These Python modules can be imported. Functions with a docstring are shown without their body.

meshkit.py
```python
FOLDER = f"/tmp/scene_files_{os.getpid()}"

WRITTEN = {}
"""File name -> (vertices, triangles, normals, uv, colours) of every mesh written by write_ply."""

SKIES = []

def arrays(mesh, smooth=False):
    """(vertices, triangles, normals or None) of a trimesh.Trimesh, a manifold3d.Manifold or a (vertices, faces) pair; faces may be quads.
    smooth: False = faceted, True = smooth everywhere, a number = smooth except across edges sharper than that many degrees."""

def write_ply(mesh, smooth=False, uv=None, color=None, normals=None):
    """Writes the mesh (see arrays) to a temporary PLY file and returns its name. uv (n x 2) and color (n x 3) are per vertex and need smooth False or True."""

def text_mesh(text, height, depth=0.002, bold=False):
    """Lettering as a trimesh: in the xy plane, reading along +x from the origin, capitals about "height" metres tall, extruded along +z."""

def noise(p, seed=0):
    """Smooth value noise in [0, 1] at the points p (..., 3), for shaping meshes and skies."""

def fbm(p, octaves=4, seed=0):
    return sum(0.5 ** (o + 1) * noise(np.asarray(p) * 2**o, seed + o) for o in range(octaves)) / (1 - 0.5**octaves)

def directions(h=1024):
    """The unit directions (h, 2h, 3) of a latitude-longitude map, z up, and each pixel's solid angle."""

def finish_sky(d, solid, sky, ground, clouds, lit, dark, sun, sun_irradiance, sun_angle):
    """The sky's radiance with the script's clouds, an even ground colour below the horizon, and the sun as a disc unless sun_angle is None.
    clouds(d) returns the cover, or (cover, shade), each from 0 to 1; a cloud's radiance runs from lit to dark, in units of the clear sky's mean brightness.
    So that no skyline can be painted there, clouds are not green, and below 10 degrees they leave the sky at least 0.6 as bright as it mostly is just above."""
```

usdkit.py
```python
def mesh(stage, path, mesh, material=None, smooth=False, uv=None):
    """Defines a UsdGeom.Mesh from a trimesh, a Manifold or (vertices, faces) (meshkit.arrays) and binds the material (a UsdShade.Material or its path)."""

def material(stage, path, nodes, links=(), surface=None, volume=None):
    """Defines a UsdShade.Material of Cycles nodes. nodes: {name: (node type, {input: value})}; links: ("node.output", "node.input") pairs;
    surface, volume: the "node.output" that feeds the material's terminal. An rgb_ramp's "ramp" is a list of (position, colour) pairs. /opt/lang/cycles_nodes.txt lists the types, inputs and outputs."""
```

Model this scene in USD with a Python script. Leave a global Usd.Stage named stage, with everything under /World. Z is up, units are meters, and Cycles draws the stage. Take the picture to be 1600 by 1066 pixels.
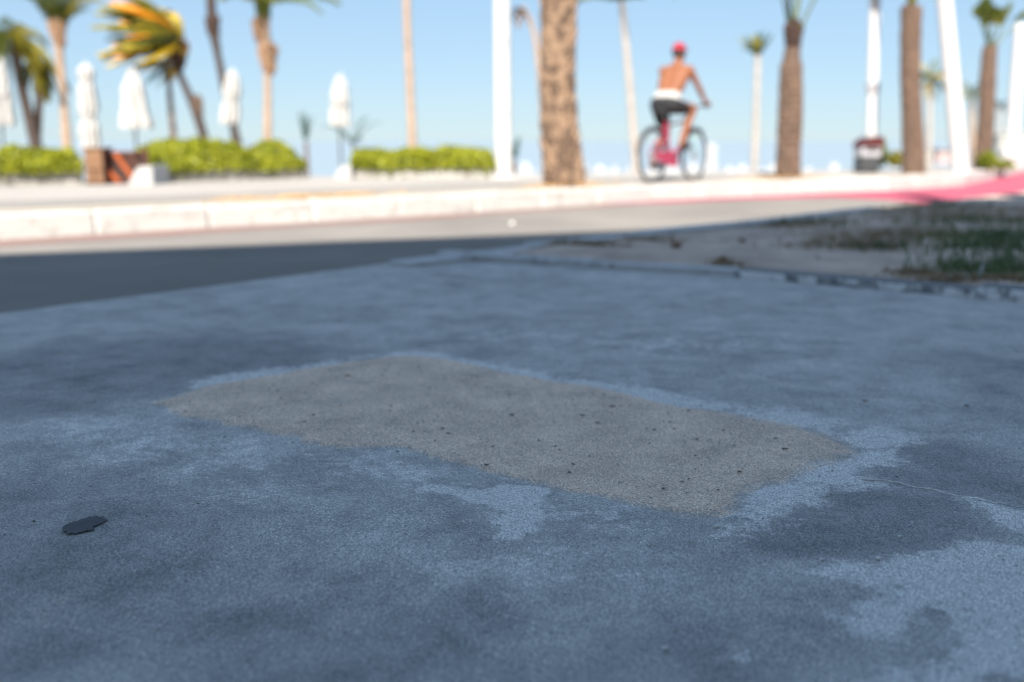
import math, random
import numpy as np
import trimesh
import shapely
from shapely.geometry import Polygon, box as sbox
from scipy.ndimage import gaussian_filter, map_coordinates
import manifold3d as m3
from pxr import Usd, UsdGeom, UsdLux, UsdShade, Gf, Sdf, Vt
import usdkit
import meshkit

stage = Usd.Stage.CreateInMemory()
UsdGeom.SetStageUpAxis(stage, UsdGeom.Tokens.z)
UsdGeom.SetStageMetersPerUnit(stage, 1.0)
world = UsdGeom.Xform.Define(stage, '/World')
stage.SetDefaultPrim(world.GetPrim())
UsdGeom.Scope.Define(stage, '/World/Looks')
R = random.Random(7)
NR = np.random.RandomState(11)

# ------------------------------------------------------------------ camera, sky, sun, exposure
CAM_H = 0.6
PITCH = 11.38
FOC = 35.0
cam = UsdGeom.Camera.Define(stage, '/World/camera')
cam.CreateHorizontalApertureAttr(36.0)
cam.CreateVerticalApertureAttr(36.0 * 682 / 1024)
cam.CreateFocalLengthAttr(FOC)
cam.CreateFStopAttr(1.85)
cam.CreateFocusDistanceAttr(1.70)
cam.CreateExposureAttr(1.42)
cam.CreateClippingRangeAttr(Gf.Vec2f(0.05, 20000))
cam.AddTranslateOp().Set(Gf.Vec3d(0, 0, CAM_H))
cam.AddRotateXOp().Set(90 - PITCH)

SUN_EL, SUN_AZ = 42.0, -6.0          # the sun stands behind the viewer
sun_to = np.array([math.sin(math.radians(SUN_AZ)) * math.cos(math.radians(SUN_EL)), -math.cos(math.radians(SUN_AZ)) * math.cos(math.radians(SUN_EL)), math.sin(math.radians(SUN_EL))])
usdkit.material(stage, '/World/Looks/sky', {
    'sky': ('sky_texture', {'sky_type': 'single_scattering', 'sun_disc': False, 'sun_elevation': math.radians(SUN_EL), 'sun_rotation': math.atan2(sun_to[0], sun_to[1]), 'altitude': 0.0, 'air_density': 1.0, 'aerosol_density': 0.0, 'ozone_density': 3.0}),
    'soft': ('gamma', {'gamma': 0.42}), 'tint': ('mix_color', {'blend_type': 'multiply', 'fac': 1.0, 'b': (0.79, 1.01, 1.235), 'use_clamp': False}),
    'bg': ('background_shader', {'strength': 0.118})}, [('sky.color', 'soft.color'), ('soft.color', 'tint.a'), ('tint.result', 'bg.color')], surface='bg.background')
dome = UsdLux.DomeLight.Define(stage, '/World/sky')
UsdShade.MaterialBindingAPI.Apply(dome.GetPrim()).Bind(UsdShade.Material.Get(stage, '/World/Looks/sky'))
dome.GetPrim().SetCustomDataByKey('kind', 'structure')
sun = UsdLux.DistantLight.Define(stage, '/World/sun')
sun.CreateIntensityAttr(1.16)
sun.CreateAngleAttr(0.7)
sun.CreateColorAttr(Gf.Vec3f(1.0, 0.93, 0.84))
sun.CreateNormalizeAttr(True)
sun.AddRotateXYZOp().Set(Gf.Vec3f(90 - SUN_EL, 0, SUN_AZ))

# ------------------------------------------------------------------ helpers: picture measurements to points of the place
FPX, TH = 1600 * FOC / 36, math.radians(PITCH)


def ray(u, v):
    a, b = (u - 800) / FPX, -(v - 533) / FPX
    return np.array([a, math.cos(TH) + b * math.sin(TH), -math.sin(TH) + b * math.cos(TH)])


def on(u, v, z=0.0):
    r = ray(u, v)
    return np.array([0, 0, CAM_H]) + r * ((z - CAM_H) / r[2])


def at(u, v, y):
    r = ray(u, v)
    return np.array([0, 0, CAM_H]) + r * (y / r[1])


def mpp(y):                        # metres to one pixel of the 1600 pixel wide photograph at a distance
    return y * math.cos(TH) / FPX


counts = {}


def numbered(path):
    n = counts.get(path, -1) + 1
    counts[path] = n
    return path if n == 0 else '%s_%03d' % (path, n)


def tag(p, label=None, cat=None, group=None, kind=None):
    p = p.GetPrim() if hasattr(p, 'GetPrim') else p
    for k, x in (('label', label), ('category', cat), ('group', group), ('kind', kind)):
        if x:
            p.SetCustomDataByKey(k, x)
    return p


def thing(name, label, cat, loc=(0, 0, 0), rotz=0.0, group=None, scale=None):
    x = UsdGeom.Xform.Define(stage, numbered('/World/' + name))
    x.AddTranslateOp().Set(Gf.Vec3d(*map(float, loc)))
    if rotz:
        x.AddRotateZOp().Set(float(rotz))
    if scale:
        x.AddScaleOp().Set(Gf.Vec3f(scale, scale, scale))
    return tag(x, label, cat, group)


def struct(name):
    x = UsdGeom.Xform.Define(stage, numbered('/World/' + name))
    return tag(x, kind='structure')


def put(name, mesh, mat, parent=None, smooth=False, label=None, kind=None):
    base = parent.GetPath().pathString if parent is not None else '/World'
    m = usdkit.mesh(stage, numbered(base + '/' + name), mesh, '/World/Looks/' + mat, smooth=smooth)
    return tag(m, label, kind=kind)


class MB:
    """Collects pieces of ONE part."""

    def __init__(self):
        self.v, self.f, self.n = [], [], 0

    def add(self, v, f):
        v, f = np.asarray(v, float), np.asarray(f, int)
        if f.shape[1] == 4:
            f = np.vstack([f[:, [0, 1, 2]], f[:, [0, 2, 3]]])
        self.v.append(v)
        self.f.append(f + self.n)
        self.n += len(v)
        return self

    def tm(self, m):
        return self.add(m.vertices, m.faces)

    def box(self, c, s, rot=None):
        m = trimesh.creation.box(s)
        if rot is not None:
            m.apply_transform(rot)
        m.apply_translation(c)
        return self.tm(m)

    def tube(self, pts, rad, sides=10, cap=True):
        p = np.asarray(pts, float)
        r = np.broadcast_to(np.asarray(rad, float), (len(p),))
        t = np.gradient(p, axis=0)
        t /= np.linalg.norm(t, axis=1, keepdims=True) + 1e-12
        ref = np.array([0, 0, 1.0]) if abs(t[0][2]) < 0.85 else np.array([1.0, 0, 0])
        a = np.cross(t, ref)
        a /= np.linalg.norm(a, axis=1, keepdims=True) + 1e-12
        b = np.cross(t, a)
        ang = np.arange(sides) * 2 * np.pi / sides
        v = p[:, None] + r[:, None, None] * (np.cos(ang)[None, :, None] * a[:, None] + np.sin(ang)[None, :, None] * b[:, None])
        i, j = np.meshgrid(np.arange(len(p) - 1), np.arange(sides), indexing='ij')
        q = np.stack([i * sides + j, i * sides + (j + 1) % sides, (i + 1) * sides + (j + 1) % sides, (i + 1) * sides + j], -1).reshape(-1, 4)
        vv, ff = v.reshape(-1, 3), np.vstack([q[:, [0, 2, 1]], q[:, [0, 3, 2]]])
        if cap:
            n = len(vv)
            vv = np.vstack([vv, p[0], p[-1]])
            k = np.arange(sides)
            ff = np.vstack([ff, np.stack([np.full(sides, n), (k), (k + 1) % sides], 1), np.stack([np.full(sides, n + 1), (len(p) - 1) * sides + (k + 1) % sides, (len(p) - 1) * sides + k], 1)])
        return self.add(vv, ff)

    def mesh(self):
        return np.vstack(self.v), np.vstack(self.f)


def rbox(s, r=0.01, seg=8):
    """Box of size s with rounded edges."""
    x, y, z = [max(q / 2 - r, 1e-4) for q in s]
    b = m3.Manifold.sphere(r, seg)
    m = m3.Manifold.batch_hull([b.translate((i * x, j * y, k * z)) for i in (-1, 1) for j in (-1, 1) for k in (-1, 1)]).to_mesh()
    return trimesh.Trimesh(m.vert_properties[:, :3], m.tri_verts, process=False)


def lathe(profile, sides=24, fold=0, depth=0.0, shift=None):
    """Profile of (radius, height) pairs turned about z; folds deepen the outline into pleats."""
    p = np.asarray(profile, float)
    a = np.arange(sides) * 2 * np.pi / sides
    w = 1 - depth * (0.5 + 0.5 * np.cos(a * fold)) if fold else np.ones(sides)
    v = np.stack([p[:, :1] * np.cos(a) * w, p[:, :1] * np.sin(a) * w, np.repeat(p[:, 1:2], sides, 1)], -1)
    if shift is not None:
        v[:, :, :2] += np.asarray(shift)[:, None, :]
    n = len(p)
    i, j = np.meshgrid(np.arange(n - 1), np.arange(sides), indexing='ij')
    q = np.stack([i * sides + j, i * sides + (j + 1) % sides, (i + 1) * sides + (j + 1) % sides, (i + 1) * sides + j], -1).reshape(-1, 4)
    return v.reshape(-1, 3), np.vstack([q[:, [0, 1, 2]], q[:, [0, 2, 3]]])


def slab_mesh(poly, z0, z1):
    m = trimesh.creation.extrude_polygon(poly, z1 - z0, engine='earcut')
    m.apply_translation((0, 0, z0))
    return m


def flat_mesh(poly, z):
    v, f = trimesh.creation.triangulate_polygon(poly, engine='earcut')
    return np.column_stack([v, np.full(len(v), z)]), f


# ------------------------------------------------------------------ materials
def mat(name, nodes, links, surface='p.BSDF'):
    return usdkit.material(stage, '/World/Looks/' + name, nodes, links, surface=surface)


def plain(name, col, rough=0.6, var=0.25, scale=6.0, bump=0.3, bscale=60.0, dist=0.004, spec=0.5, metal=0.0, obj=False):
    c = np.array(col)
    n = {'g': ('geometry', {}), 'n1': ('noise_texture', {'scale': scale, 'detail': 6.0, 'roughness': 0.6}),
         'r': ('rgb_ramp', {'ramp': [(0.25, tuple(c * (1 - var))), (0.75, tuple(np.minimum(c * (1 + var), 0.95)))]}),
         'n2': ('noise_texture', {'scale': bscale, 'detail': 4.0}), 'b': ('bump', {'strength': bump, 'distance': dist}),
         'p': ('principled_bsdf', {'roughness': rough, 'specular_ior_level': spec, 'metallic': metal})}
    l = [('g.position', 'n1.vector'), ('g.position', 'n2.vector'), ('n1.fac', 'r.fac'), ('r.color', 'p.base_color'), ('n2.fac', 'b.height'), ('b.normal', 'p.normal')]
    return mat(name, n, l)


def leafy(name, col, col2, scale=4.0, trans=0.35, rough=0.5):
    n = {'g': ('geometry', {}), 'n1': ('noise_texture', {'scale': scale, 'detail': 3.0}), 'r': ('rgb_ramp', {'ramp': [(0.3, col), (0.7, col2)]}),
         'p': ('principled_bsdf', {'roughness': rough, 'specular_ior_level': 0.4}), 't': ('translucent_bsdf', {}), 'm': ('mix_closure', {'fac': trans})}
    l = [('g.position', 'n1.vector'), ('n1.fac', 'r.fac'), ('r.color', 'p.base_color'), ('r.color', 't.color'), ('p.BSDF', 'm.closure1'), ('t.BSDF', 'm.closure2')]
    return mat(name, n, l, 'm.closure')


# concrete: the primvar "marks" holds laitance (x), dark weathering (y), beige cement (z)
def concrete_mat(name):
    N = {'g': ('geometry', {}), 'a': ('attribute', {'attribute': 'marks'}), 's': ('separate_xyz', {}),
         'big': ('noise_texture', {'scale': 1.3, 'detail': 7.0, 'roughness': 0.62}),
         'mid': ('noise_texture', {'scale': 7.0, 'detail': 10.0, 'roughness': 0.70}),
         'brk': ('noise_texture', {'scale': 34.0, 'detail': 10.0, 'roughness': 0.75}),
         'fine': ('noise_texture', {'scale': 330.0, 'detail': 3.0, 'roughness': 0.7}),
         'spk': ('voronoi_texture', {'scale': 820.0}), 'spk2': ('voronoi_texture', {'scale': 430.0}),
         'sb': ('rgb_to_bw', {}), 'sb2': ('rgb_to_bw', {}),
         'bigr': ('rgb_ramp', {'ramp': [(0.30, (0.46, 0.465, 0.462)), (0.5, (0.595, 0.598, 0.59)), (0.70, (0.69, 0.688, 0.678))]}),
         'midr': ('rgb_ramp', {'ramp': [(0.30, (0.66, 0.66, 0.675)), (0.5, (1, 1, 1)), (0.70, (1.28, 1.27, 1.25))]}),
         'finer': ('rgb_ramp', {'ramp': [(0.30, (0.62, 0.62, 0.63)), (0.5, (1, 1, 1)), (0.70, (1.32, 1.31, 1.29))]}),
         'spkr': ('rgb_ramp', {'ramp': [(0.12, (0.40, 0.40, 0.41)), (0.40, (0.92, 0.92, 0.92)), (0.65, (1.06, 1.06, 1.05)), (0.9, (1.75, 1.73, 1.70))]}),
         'spkr2': ('rgb_ramp', {'ramp': [(0.14, (0.74, 0.74, 0.75)), (0.5, (1, 1, 1)), (0.86, (1.26, 1.25, 1.24))]}),
         'm1': ('mix_color', {'blend_type': 'multiply', 'fac': 1.0, 'use_clamp': True}), 'm2': ('mix_color', {'blend_type': 'multiply', 'fac': 1.0}), 'm3': ('mix_color', {'blend_type': 'multiply', 'fac': 1.0}), 'm4': ('mix_color', {'blend_type': 'multiply', 'fac': 0.8}), 'pv': ('voronoi_texture', {'scale': 75.0}), 'pr': ('rgb_ramp', {'ramp': [(0.0, (0.30, 0.30, 0.31)), (0.09, (0.45, 0.45, 0.46)), (0.16, (1, 1, 1))]}), 'm5': ('mix_color', {'blend_type': 'multiply'}), 'pc': ('rgb_to_bw', {}), 'pk': ('rgb_ramp', {'ramp': [(0.60, (0, 0, 0)), (0.68, (0.85, 0.85, 0.85))]}), 'av': ('voronoi_texture', {'scale': 58.0}), 'ar': ('rgb_ramp', {'ramp': [(0.0, (1, 1, 1)), (0.07, (1, 1, 1)), (0.13, (0, 0, 0))]}), 'ac': ('rgb_to_bw', {}), 'ak': ('rgb_ramp', {'ramp': [(0.66, (0, 0, 0)), (0.72, (0.6, 0.6, 0.6))]}), 'am': ('math', {'math_type': 'multiply'}), 'm6': ('mix_color', {'b': (0.85, 0.84, 0.82)}),
         'nz': ('mix_float', {'fac': 0.6}),
         'wn': ('math', {'math_type': 'multiply_add', 'value2': 3.8, 'value3': -1.9}), 'wa': ('math', {'math_type': 'add'}),
         'ws': ('map_range', {'range_type': 'smoothstep', 'from_min': 0.22, 'from_max': 0.66, 'clamp': True}),
         'wf': ('math', {'math_type': 'multiply', 'value2': 0.9}), 'wk': ('math', {'math_type': 'multiply'}), 'wsm': ('map_range', {'from_min': 0.0, 'from_max': 0.12, 'clamp': True}),
         'white': ('mix_color', {'b': (0.87, 0.865, 0.85)}),
         'dk': ('mix_color', {'blend_type': 'multiply', 'b': (0.50, 0.51, 0.53)}),
         'bn': ('math', {'math_type': 'multiply_add', 'value2': 2.4, 'value3': -1.2}), 'ba': ('math', {'math_type': 'add'}),
         'bs': ('map_range', {'range_type': 'smoothstep', 'from_min': 0.12, 'from_max': 0.72, 'clamp': True}),
         'bw': ('math', {'math_type': 'multiply', 'value2': 0.88}),
         'bcol': ('mix_color', {'blend_type': 'multiply', 'fac': 0.7, 'a': (0.90, 0.715, 0.575)}),
         'be': ('mix_color', {}),
         'hs': ('math', {'math_type': 'multiply_add', 'value2': 0.9}),
         'b': ('bump', {'strength': 0.55, 'distance': 0.0018}),
         'p': ('principled_bsdf', {'roughness': 0.85, 'specular_ior_level': 0.3, 'diffuse_roughness': 0.4})}
    L = [('a.vector', 's.vector')] + [('g.position', k + '.vector') for k in ('big', 'mid', 'brk', 'fine', 'spk', 'spk2')]
    L += [('big.fac', 'bigr.fac'), ('mid.fac', 'midr.fac'), ('fine.fac', 'finer.fac'), ('spk.color', 'sb.color'), ('sb.val', 'spkr.fac'), ('spk2.color', 'sb2.color'), ('sb2.val', 'spkr2.fac'),
          ('bigr.color', 'm1.a'), ('midr.color', 'm1.b'), ('m1.result', 'dk.a'), ('s.y', 'dk.fac'),
          ('mid.fac', 'nz.a'), ('brk.fac', 'nz.b'),
          ('nz.result', 'wn.value1'), ('wn.value', 'wa.value1'), ('s.x', 'wa.value2'), ('wa.value', 'ws.value'), ('ws.result', 'wf.value1'), ('s.x', 'wsm.value'), ('wf.value', 'wk.value1'), ('wsm.result', 'wk.value2'), ('wk.value', 'white.fac'), ('dk.result', 'white.a'),
          ('nz.result', 'bn.value1'), ('bn.value', 'ba.value1'), ('s.z', 'ba.value2'), ('ba.value', 'bs.value'), ('bs.result', 'bw.value1'), ('bw.value', 'be.fac'), ('midr.color', 'bcol.b'), ('white.result', 'be.a'), ('bcol.result', 'be.b'),
          ('be.result', 'm2.a'), ('finer.color', 'm2.b'), ('m2.result', 'm3.a'), ('spkr.color', 'm3.b'), ('m3.result', 'm4.a'), ('spkr2.color', 'm4.b'), ('m4.result', 'm5.a'), ('g.position', 'pv.vector'), ('pv.distance', 'pr.fac'), ('pr.color', 'm5.b'), ('pv.color', 'pc.color'), ('pc.val', 'pk.fac'), ('pk.color', 'm5.fac'),
          ('g.position', 'av.vector'), ('av.distance', 'ar.fac'), ('av.color', 'ac.color'), ('ac.val', 'ak.fac'), ('ar.color', 'am.value1'), ('ak.color', 'am.value2'), ('am.value', 'm6.fac'), ('m5.result', 'm6.a'), ('m6.result', 'p.base_color'),
          ('fine.fac', 'hs.value1'), ('sb.val', 'hs.value3'), ('hs.value', 'b.height'), ('b.normal', 'p.normal')]
    mat(name, N, L)


concrete_mat('concrete')


def asphalt_mat(name, c0, c1, scale=0.6):
    N = {'g': ('geometry', {}), 'a': ('noise_texture', {'scale': scale, 'detail': 7.0, 'roughness': 0.62}), 'f': ('noise_texture', {'scale': 160.0, 'detail': 3.0, 'roughness': 0.7}),
         'r': ('rgb_ramp', {'ramp': [(0.3, c0), (0.7, c1)]}), 'fr': ('rgb_ramp', {'ramp': [(0.3, (0.6, 0.6, 0.6)), (0.7, (1.4, 1.4, 1.4))]}), 'm': ('mix_color', {'blend_type': 'multiply', 'fac': 1.0}),
         'b': ('bump', {'strength': 0.6, 'distance': 0.004}), 'p': ('principled_bsdf', {'roughness': 0.85, 'specular_ior_level': 0.3})}
    L = [('g.position', 'a.vector'), ('g.position', 'f.vector'), ('a.fac', 'r.fac'), ('f.fac', 'fr.fac'), ('r.color', 'm.a'), ('fr.color', 'm.b'), ('m.result', 'p.base_color'), ('f.fac', 'b.height'), ('b.normal', 'p.normal')]
    mat(name, N, L)


asphalt_mat('asphalt', (0.180, 0.166, 0.150), (0.265, 0.245, 0.220))
asphalt_mat('paving_pale', (0.31, 0.29, 0.265), (0.385, 0.36, 0.33))
asphalt_mat('paving_grey', (0.21, 0.20, 0.185), (0.27, 0.255, 0.235))
asphalt_mat('red_lane_paint', (0.36, 0.062, 0.105), (0.46, 0.10, 0.145))
asphalt_mat('worn_red_paint', (0.26, 0.145, 0.125), (0.20, 0.155, 0.14))
asphalt_mat('worn_white_paint', (0.34, 0.20, 0.22), (0.46, 0.36, 0.37), 4.0)
asphalt_mat('sand', (0.46, 0.39, 0.29), (0.56, 0.48, 0.37))
asphalt_mat('soil', (0.40, 0.30, 0.24), (0.74, 0.585, 0.48), 3.2)
asphalt_mat('litter', (0.45, 0.25, 0.08), (0.60, 0.40, 0.18))


def worn_kerb(name, paint, stone, cover, face_only=False):
    N = {'g': ('geometry', {}), 'a': ('noise_texture', {'scale': 12.0, 'detail': 8.0, 'roughness': 0.65}), 'k': ('rgb_ramp', {'ramp': [(cover - 0.05, (0, 0, 0)), (cover + 0.05, (1, 1, 1))]}),
         'm': ('mix_color', {'a': paint, 'b': stone}), 'sn': ('separate_xyz', {}), 'up': ('map_range', {'from_min': 0.35, 'from_max': 0.6, 'to_min': 1.0, 'to_max': 0.0 if face_only else 1.0, 'clamp': True}), 'kf': ('math', {'math_type': 'multiply'}), 'f': ('noise_texture', {'scale': 90.0, 'detail': 4.0}), 'b': ('bump', {'strength': 0.5, 'distance': 0.004}), 'p': ('principled_bsdf', {'roughness': 0.75})}
    L = [('g.position', 'a.vector'), ('g.position', 'f.vector'), ('a.fac', 'k.fac'), ('g.normal', 'sn.vector'), ('sn.z', 'up.value'), ('k.color', 'kf.value1'), ('up.result', 'kf.value2'), ('kf.value', 'm.fac'), ('m.result', 'p.base_color'), ('f.fac', 'b.height'), ('b.normal', 'p.normal')]
    mat(name, N, L)


worn_kerb('kerb_white', (0.45, 0.44, 0.425), (0.35, 0.335, 0.315), 0.57)
worn_kerb('kerb_peeling', (0.20, 0.205, 0.21), (0.80, 0.79, 0.78), 0.49, True)
worn_kerb('kerb_grey', (0.52, 0.52, 0.515), (0.32, 0.32, 0.32), 0.58)
worn_kerb('planter_render', (0.42, 0.41, 0.385), (0.20, 0.18, 0.15), 0.56)
plain('white_paint', (0.52, 0.52, 0.515), 0.4, 0.04, 3, 0.1)
plain('white_canvas', (0.36, 0.36, 0.355), 0.85, 0.05, 5, 0.3, 40)
plain('white_hull', (0.47, 0.47, 0.47), 0.3, 0.03)
plain('grey_metal', (0.34, 0.34, 0.36), 0.45, 0.15)
plain('dark_metal', (0.045, 0.048, 0.052), 0.45, 0.2)
plain('chrome', (0.6, 0.6, 0.62), 0.25, 0.05, metal=0.9)
plain('rubber', (0.022, 0.023, 0.026), 0.75, 0.2)
plain('maroon_plastic', (0.075, 0.018, 0.018), 0.45, 0.15)
plain('pink_enamel', (0.34, 0.03, 0.075), 0.3, 0.08)
plain('teal_enamel', (0.30, 0.55, 0.55), 0.3, 0.08)
plain('bark_tan', (0.27, 0.18, 0.117), 0.9, 0.35, 9, 0.8, 45, 0.02)
plain('bark_tan_dark', (0.13, 0.085, 0.058), 0.9, 0.35, 9, 0.8, 45, 0.02)
plain('bark_brown', (0.115, 0.076, 0.054), 0.9, 0.3, 9, 0.8, 45, 0.02)
plain('bark_dark', (0.045, 0.032, 0.027), 0.9, 0.3, 6, 0.8, 45, 0.02)
plain('bark_pale', (0.31, 0.225, 0.165), 0.9, 0.2, 5, 0.6, 30, 0.02)
plain('bark_grey', (0.33, 0.30, 0.275), 0.9, 0.2, 5, 0.6, 30, 0.02)
plain('dead_fibre', (0.25, 0.155, 0.095), 0.95, 0.3, 8, 0.8, 50, 0.02)
plain('dead_dark', (0.045, 0.026, 0.02), 0.95, 0.3, 8, 0.8, 50, 0.02)
plain('wood_tan', (0.17, 0.088, 0.043), 0.6, 0.2, 9)
plain('wood_dark', (0.03, 0.012, 0.008), 0.6, 0.3, 9)
plain('wood_red', (0.06, 0.016, 0.008), 0.6, 0.2, 9)
plain('wood_orange', (0.30, 0.062, 0.010), 0.55, 0.15, 9)
plain('pale_render', (0.38, 0.40, 0.37), 0.8, 0.06)
plain('pink_render', (0.36, 0.27, 0.26), 0.8, 0.08)
plain('dark_glass', (0.05, 0.06, 0.07), 0.15, 0.1)
plain('roof_tile', (0.32, 0.14, 0.09), 0.8, 0.2)
plain('facade', (0.55, 0.52, 0.47), 0.8, 0.08)
plain('hair', (0.02, 0.016, 0.014), 0.7, 0.2)
plain('cap_red', (0.30, 0.003, 0.02), 0.7, 0.08, 20)
plain('shorts_black', (0.014, 0.015, 0.018), 0.8, 0.2, 20)
plain('cloth_white', (0.40, 0.395, 0.38), 0.85, 0.05, 20)
plain('shoe_black', (0.018, 0.018, 0.02), 0.6, 0.2)
plain('leaf_black', (0.052, 0.056, 0.064), 0.62, 0.35, 90, 0.6, 300, 0.001)
plain('debris_black', (0.085, 0.07, 0.055), 0.8, 0.3, 200)
plain('crack_fill', (0.16, 0.16, 0.165), 0.9, 0.3, 60)
plain('debris_brown', (0.17, 0.08, 0.04), 0.8, 0.3, 200)
plain('shell_white', (0.75, 0.74, 0.70), 0.5, 0.1, 200)
plain('skin_plain', (0.48, 0.21, 0.11), 0.45, 0.12, 10, 0.1)
mat('skin', {'g': ('geometry', {}), 'n': ('noise_texture', {'scale': 9.0, 'detail': 4.0}), 'r': ('rgb_ramp', {'ramp': [(0.3, (0.195, 0.074, 0.036)), (0.7, (0.26, 0.105, 0.052))]}),
             'p': ('principled_bsdf', {'roughness': 0.62, 'specular_ior_level': 0.3, 'subsurface_weight': 0.08, 'subsurface_scale': 0.01})}, [('g.position', 'n.vector'), ('n.fac', 'r.fac'), ('r.color', 'p.base_color')])
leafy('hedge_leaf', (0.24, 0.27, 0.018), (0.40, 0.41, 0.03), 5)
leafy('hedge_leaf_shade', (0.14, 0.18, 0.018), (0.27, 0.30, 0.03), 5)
leafy('frond_green', (0.075, 0.105, 0.02), (0.17, 0.20, 0.03), 2)
leafy('frond_olive', (0.17, 0.16, 0.02), (0.30, 0.26, 0.025), 2)
leafy('frond_yellow', (0.42, 0.30, 0.012), (0.60, 0.42, 0.015), 2)
leafy('frond_orange', (0.60, 0.24, 0.01), (0.75, 0.36, 0.015), 2)
leafy('frond_dark', (0.02, 0.035, 0.012), (0.05, 0.07, 0.02), 2)
leafy('frond_teal', (0.035, 0.085, 0.075), (0.07, 0.14, 0.12), 2)
leafy('frond_dead', (0.32, 0.19, 0.10), (0.45, 0.29, 0.17), 2, 0.15)
leafy('grass_dry', (0.22, 0.16, 0.095), (0.38, 0.285, 0.165), 3, 0.2)
leafy('grass_green', (0.075, 0.125, 0.055), (0.16, 0.21, 0.085), 3, 0.25)
mat('sea', {'g': ('geometry', {}), 'n': ('noise_texture', {'scale': 0.5, 'detail': 5.0}), 'b': ('bump', {'strength': 0.35, 'distance': 0.3}), 'p': ('principled_bsdf', {'base_color': (0.27, 0.325, 0.355), 'roughness': 0.3, 'ior': 1.33})},
    [('g.position', 'n.vector'), ('n.fac', 'b.height'), ('b.normal', 'p.normal')])

# ------------------------------------------------------------------ the setting: sea, beach, road, promenade
ROAD, PROM, BEACH, SEA = -0.15, 0.05, -1.0, -4.3


def grid(xs, ys, z):
    X, Y = np.meshgrid(xs, ys)
    v = np.stack([X, Y, z(X, Y) if callable(z) else np.full_like(X, z)], -1).reshape(-1, 3)
    nx, ny = len(xs), len(ys)
    i, j = np.meshgrid(np.arange(ny - 1), np.arange(nx - 1), indexing='ij')
    q = np.stack([i * nx + j, i * nx + j + 1, (i + 1) * nx + j + 1, (i + 1) * nx + j], -1).reshape(-1, 4)
    return v, np.vstack([q[:, [0, 1, 2]], q[:, [0, 2, 3]]])


tag(put('sea', grid(np.linspace(-6000, 6000, 40), np.linspace(40, 9000, 40), SEA), 'sea'), kind='structure')
kerb_pts = [(0, 375), (300, 357), (600, 340), (900, 321.5), (1050, 312), (1240, 303), (1400, 297), (1500, 290), (1545, 281), (1600, 268)]
kerb = np.array([on(u, v, ROAD)[:2] for u, v in kerb_pts])
d0 = kerb[0] - kerb[3]
kerb = np.vstack([kerb[0] + d0 / np.linalg.norm(d0) * 30, kerb, [kerb[-1][0] + 8, kerb[-1][1] + 14], [kerb[-1][0] + 40, kerb[-1][1] + 46]])
sea_edge = [(-40, -12), (-9.6, 11.6), (-6.75, 13.35), (-3.2, 15.75), (-0.2, 16.1), (4.8, 18.6), (7.5, 19.6), (11.0, 23.5), (20, 33), (60, 66), (130, 135)]
prom_poly = Polygon([tuple(p) for p in kerb] + [(kerb[-1][0] + 90, kerb[-1][1] + 60), sea_edge[-1]] + sea_edge[::-1][1:])


def beach_z(X, Y):
    t = np.clip((Y - 33) / 24, 0, 1)
    return BEACH - 5.0 * t * t * (3 - 2 * t) + 0.12 * (meshkit.fbm(np.stack([X * 0.3, Y * 0.3, X * 0], -1), 3) - 0.5)


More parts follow.
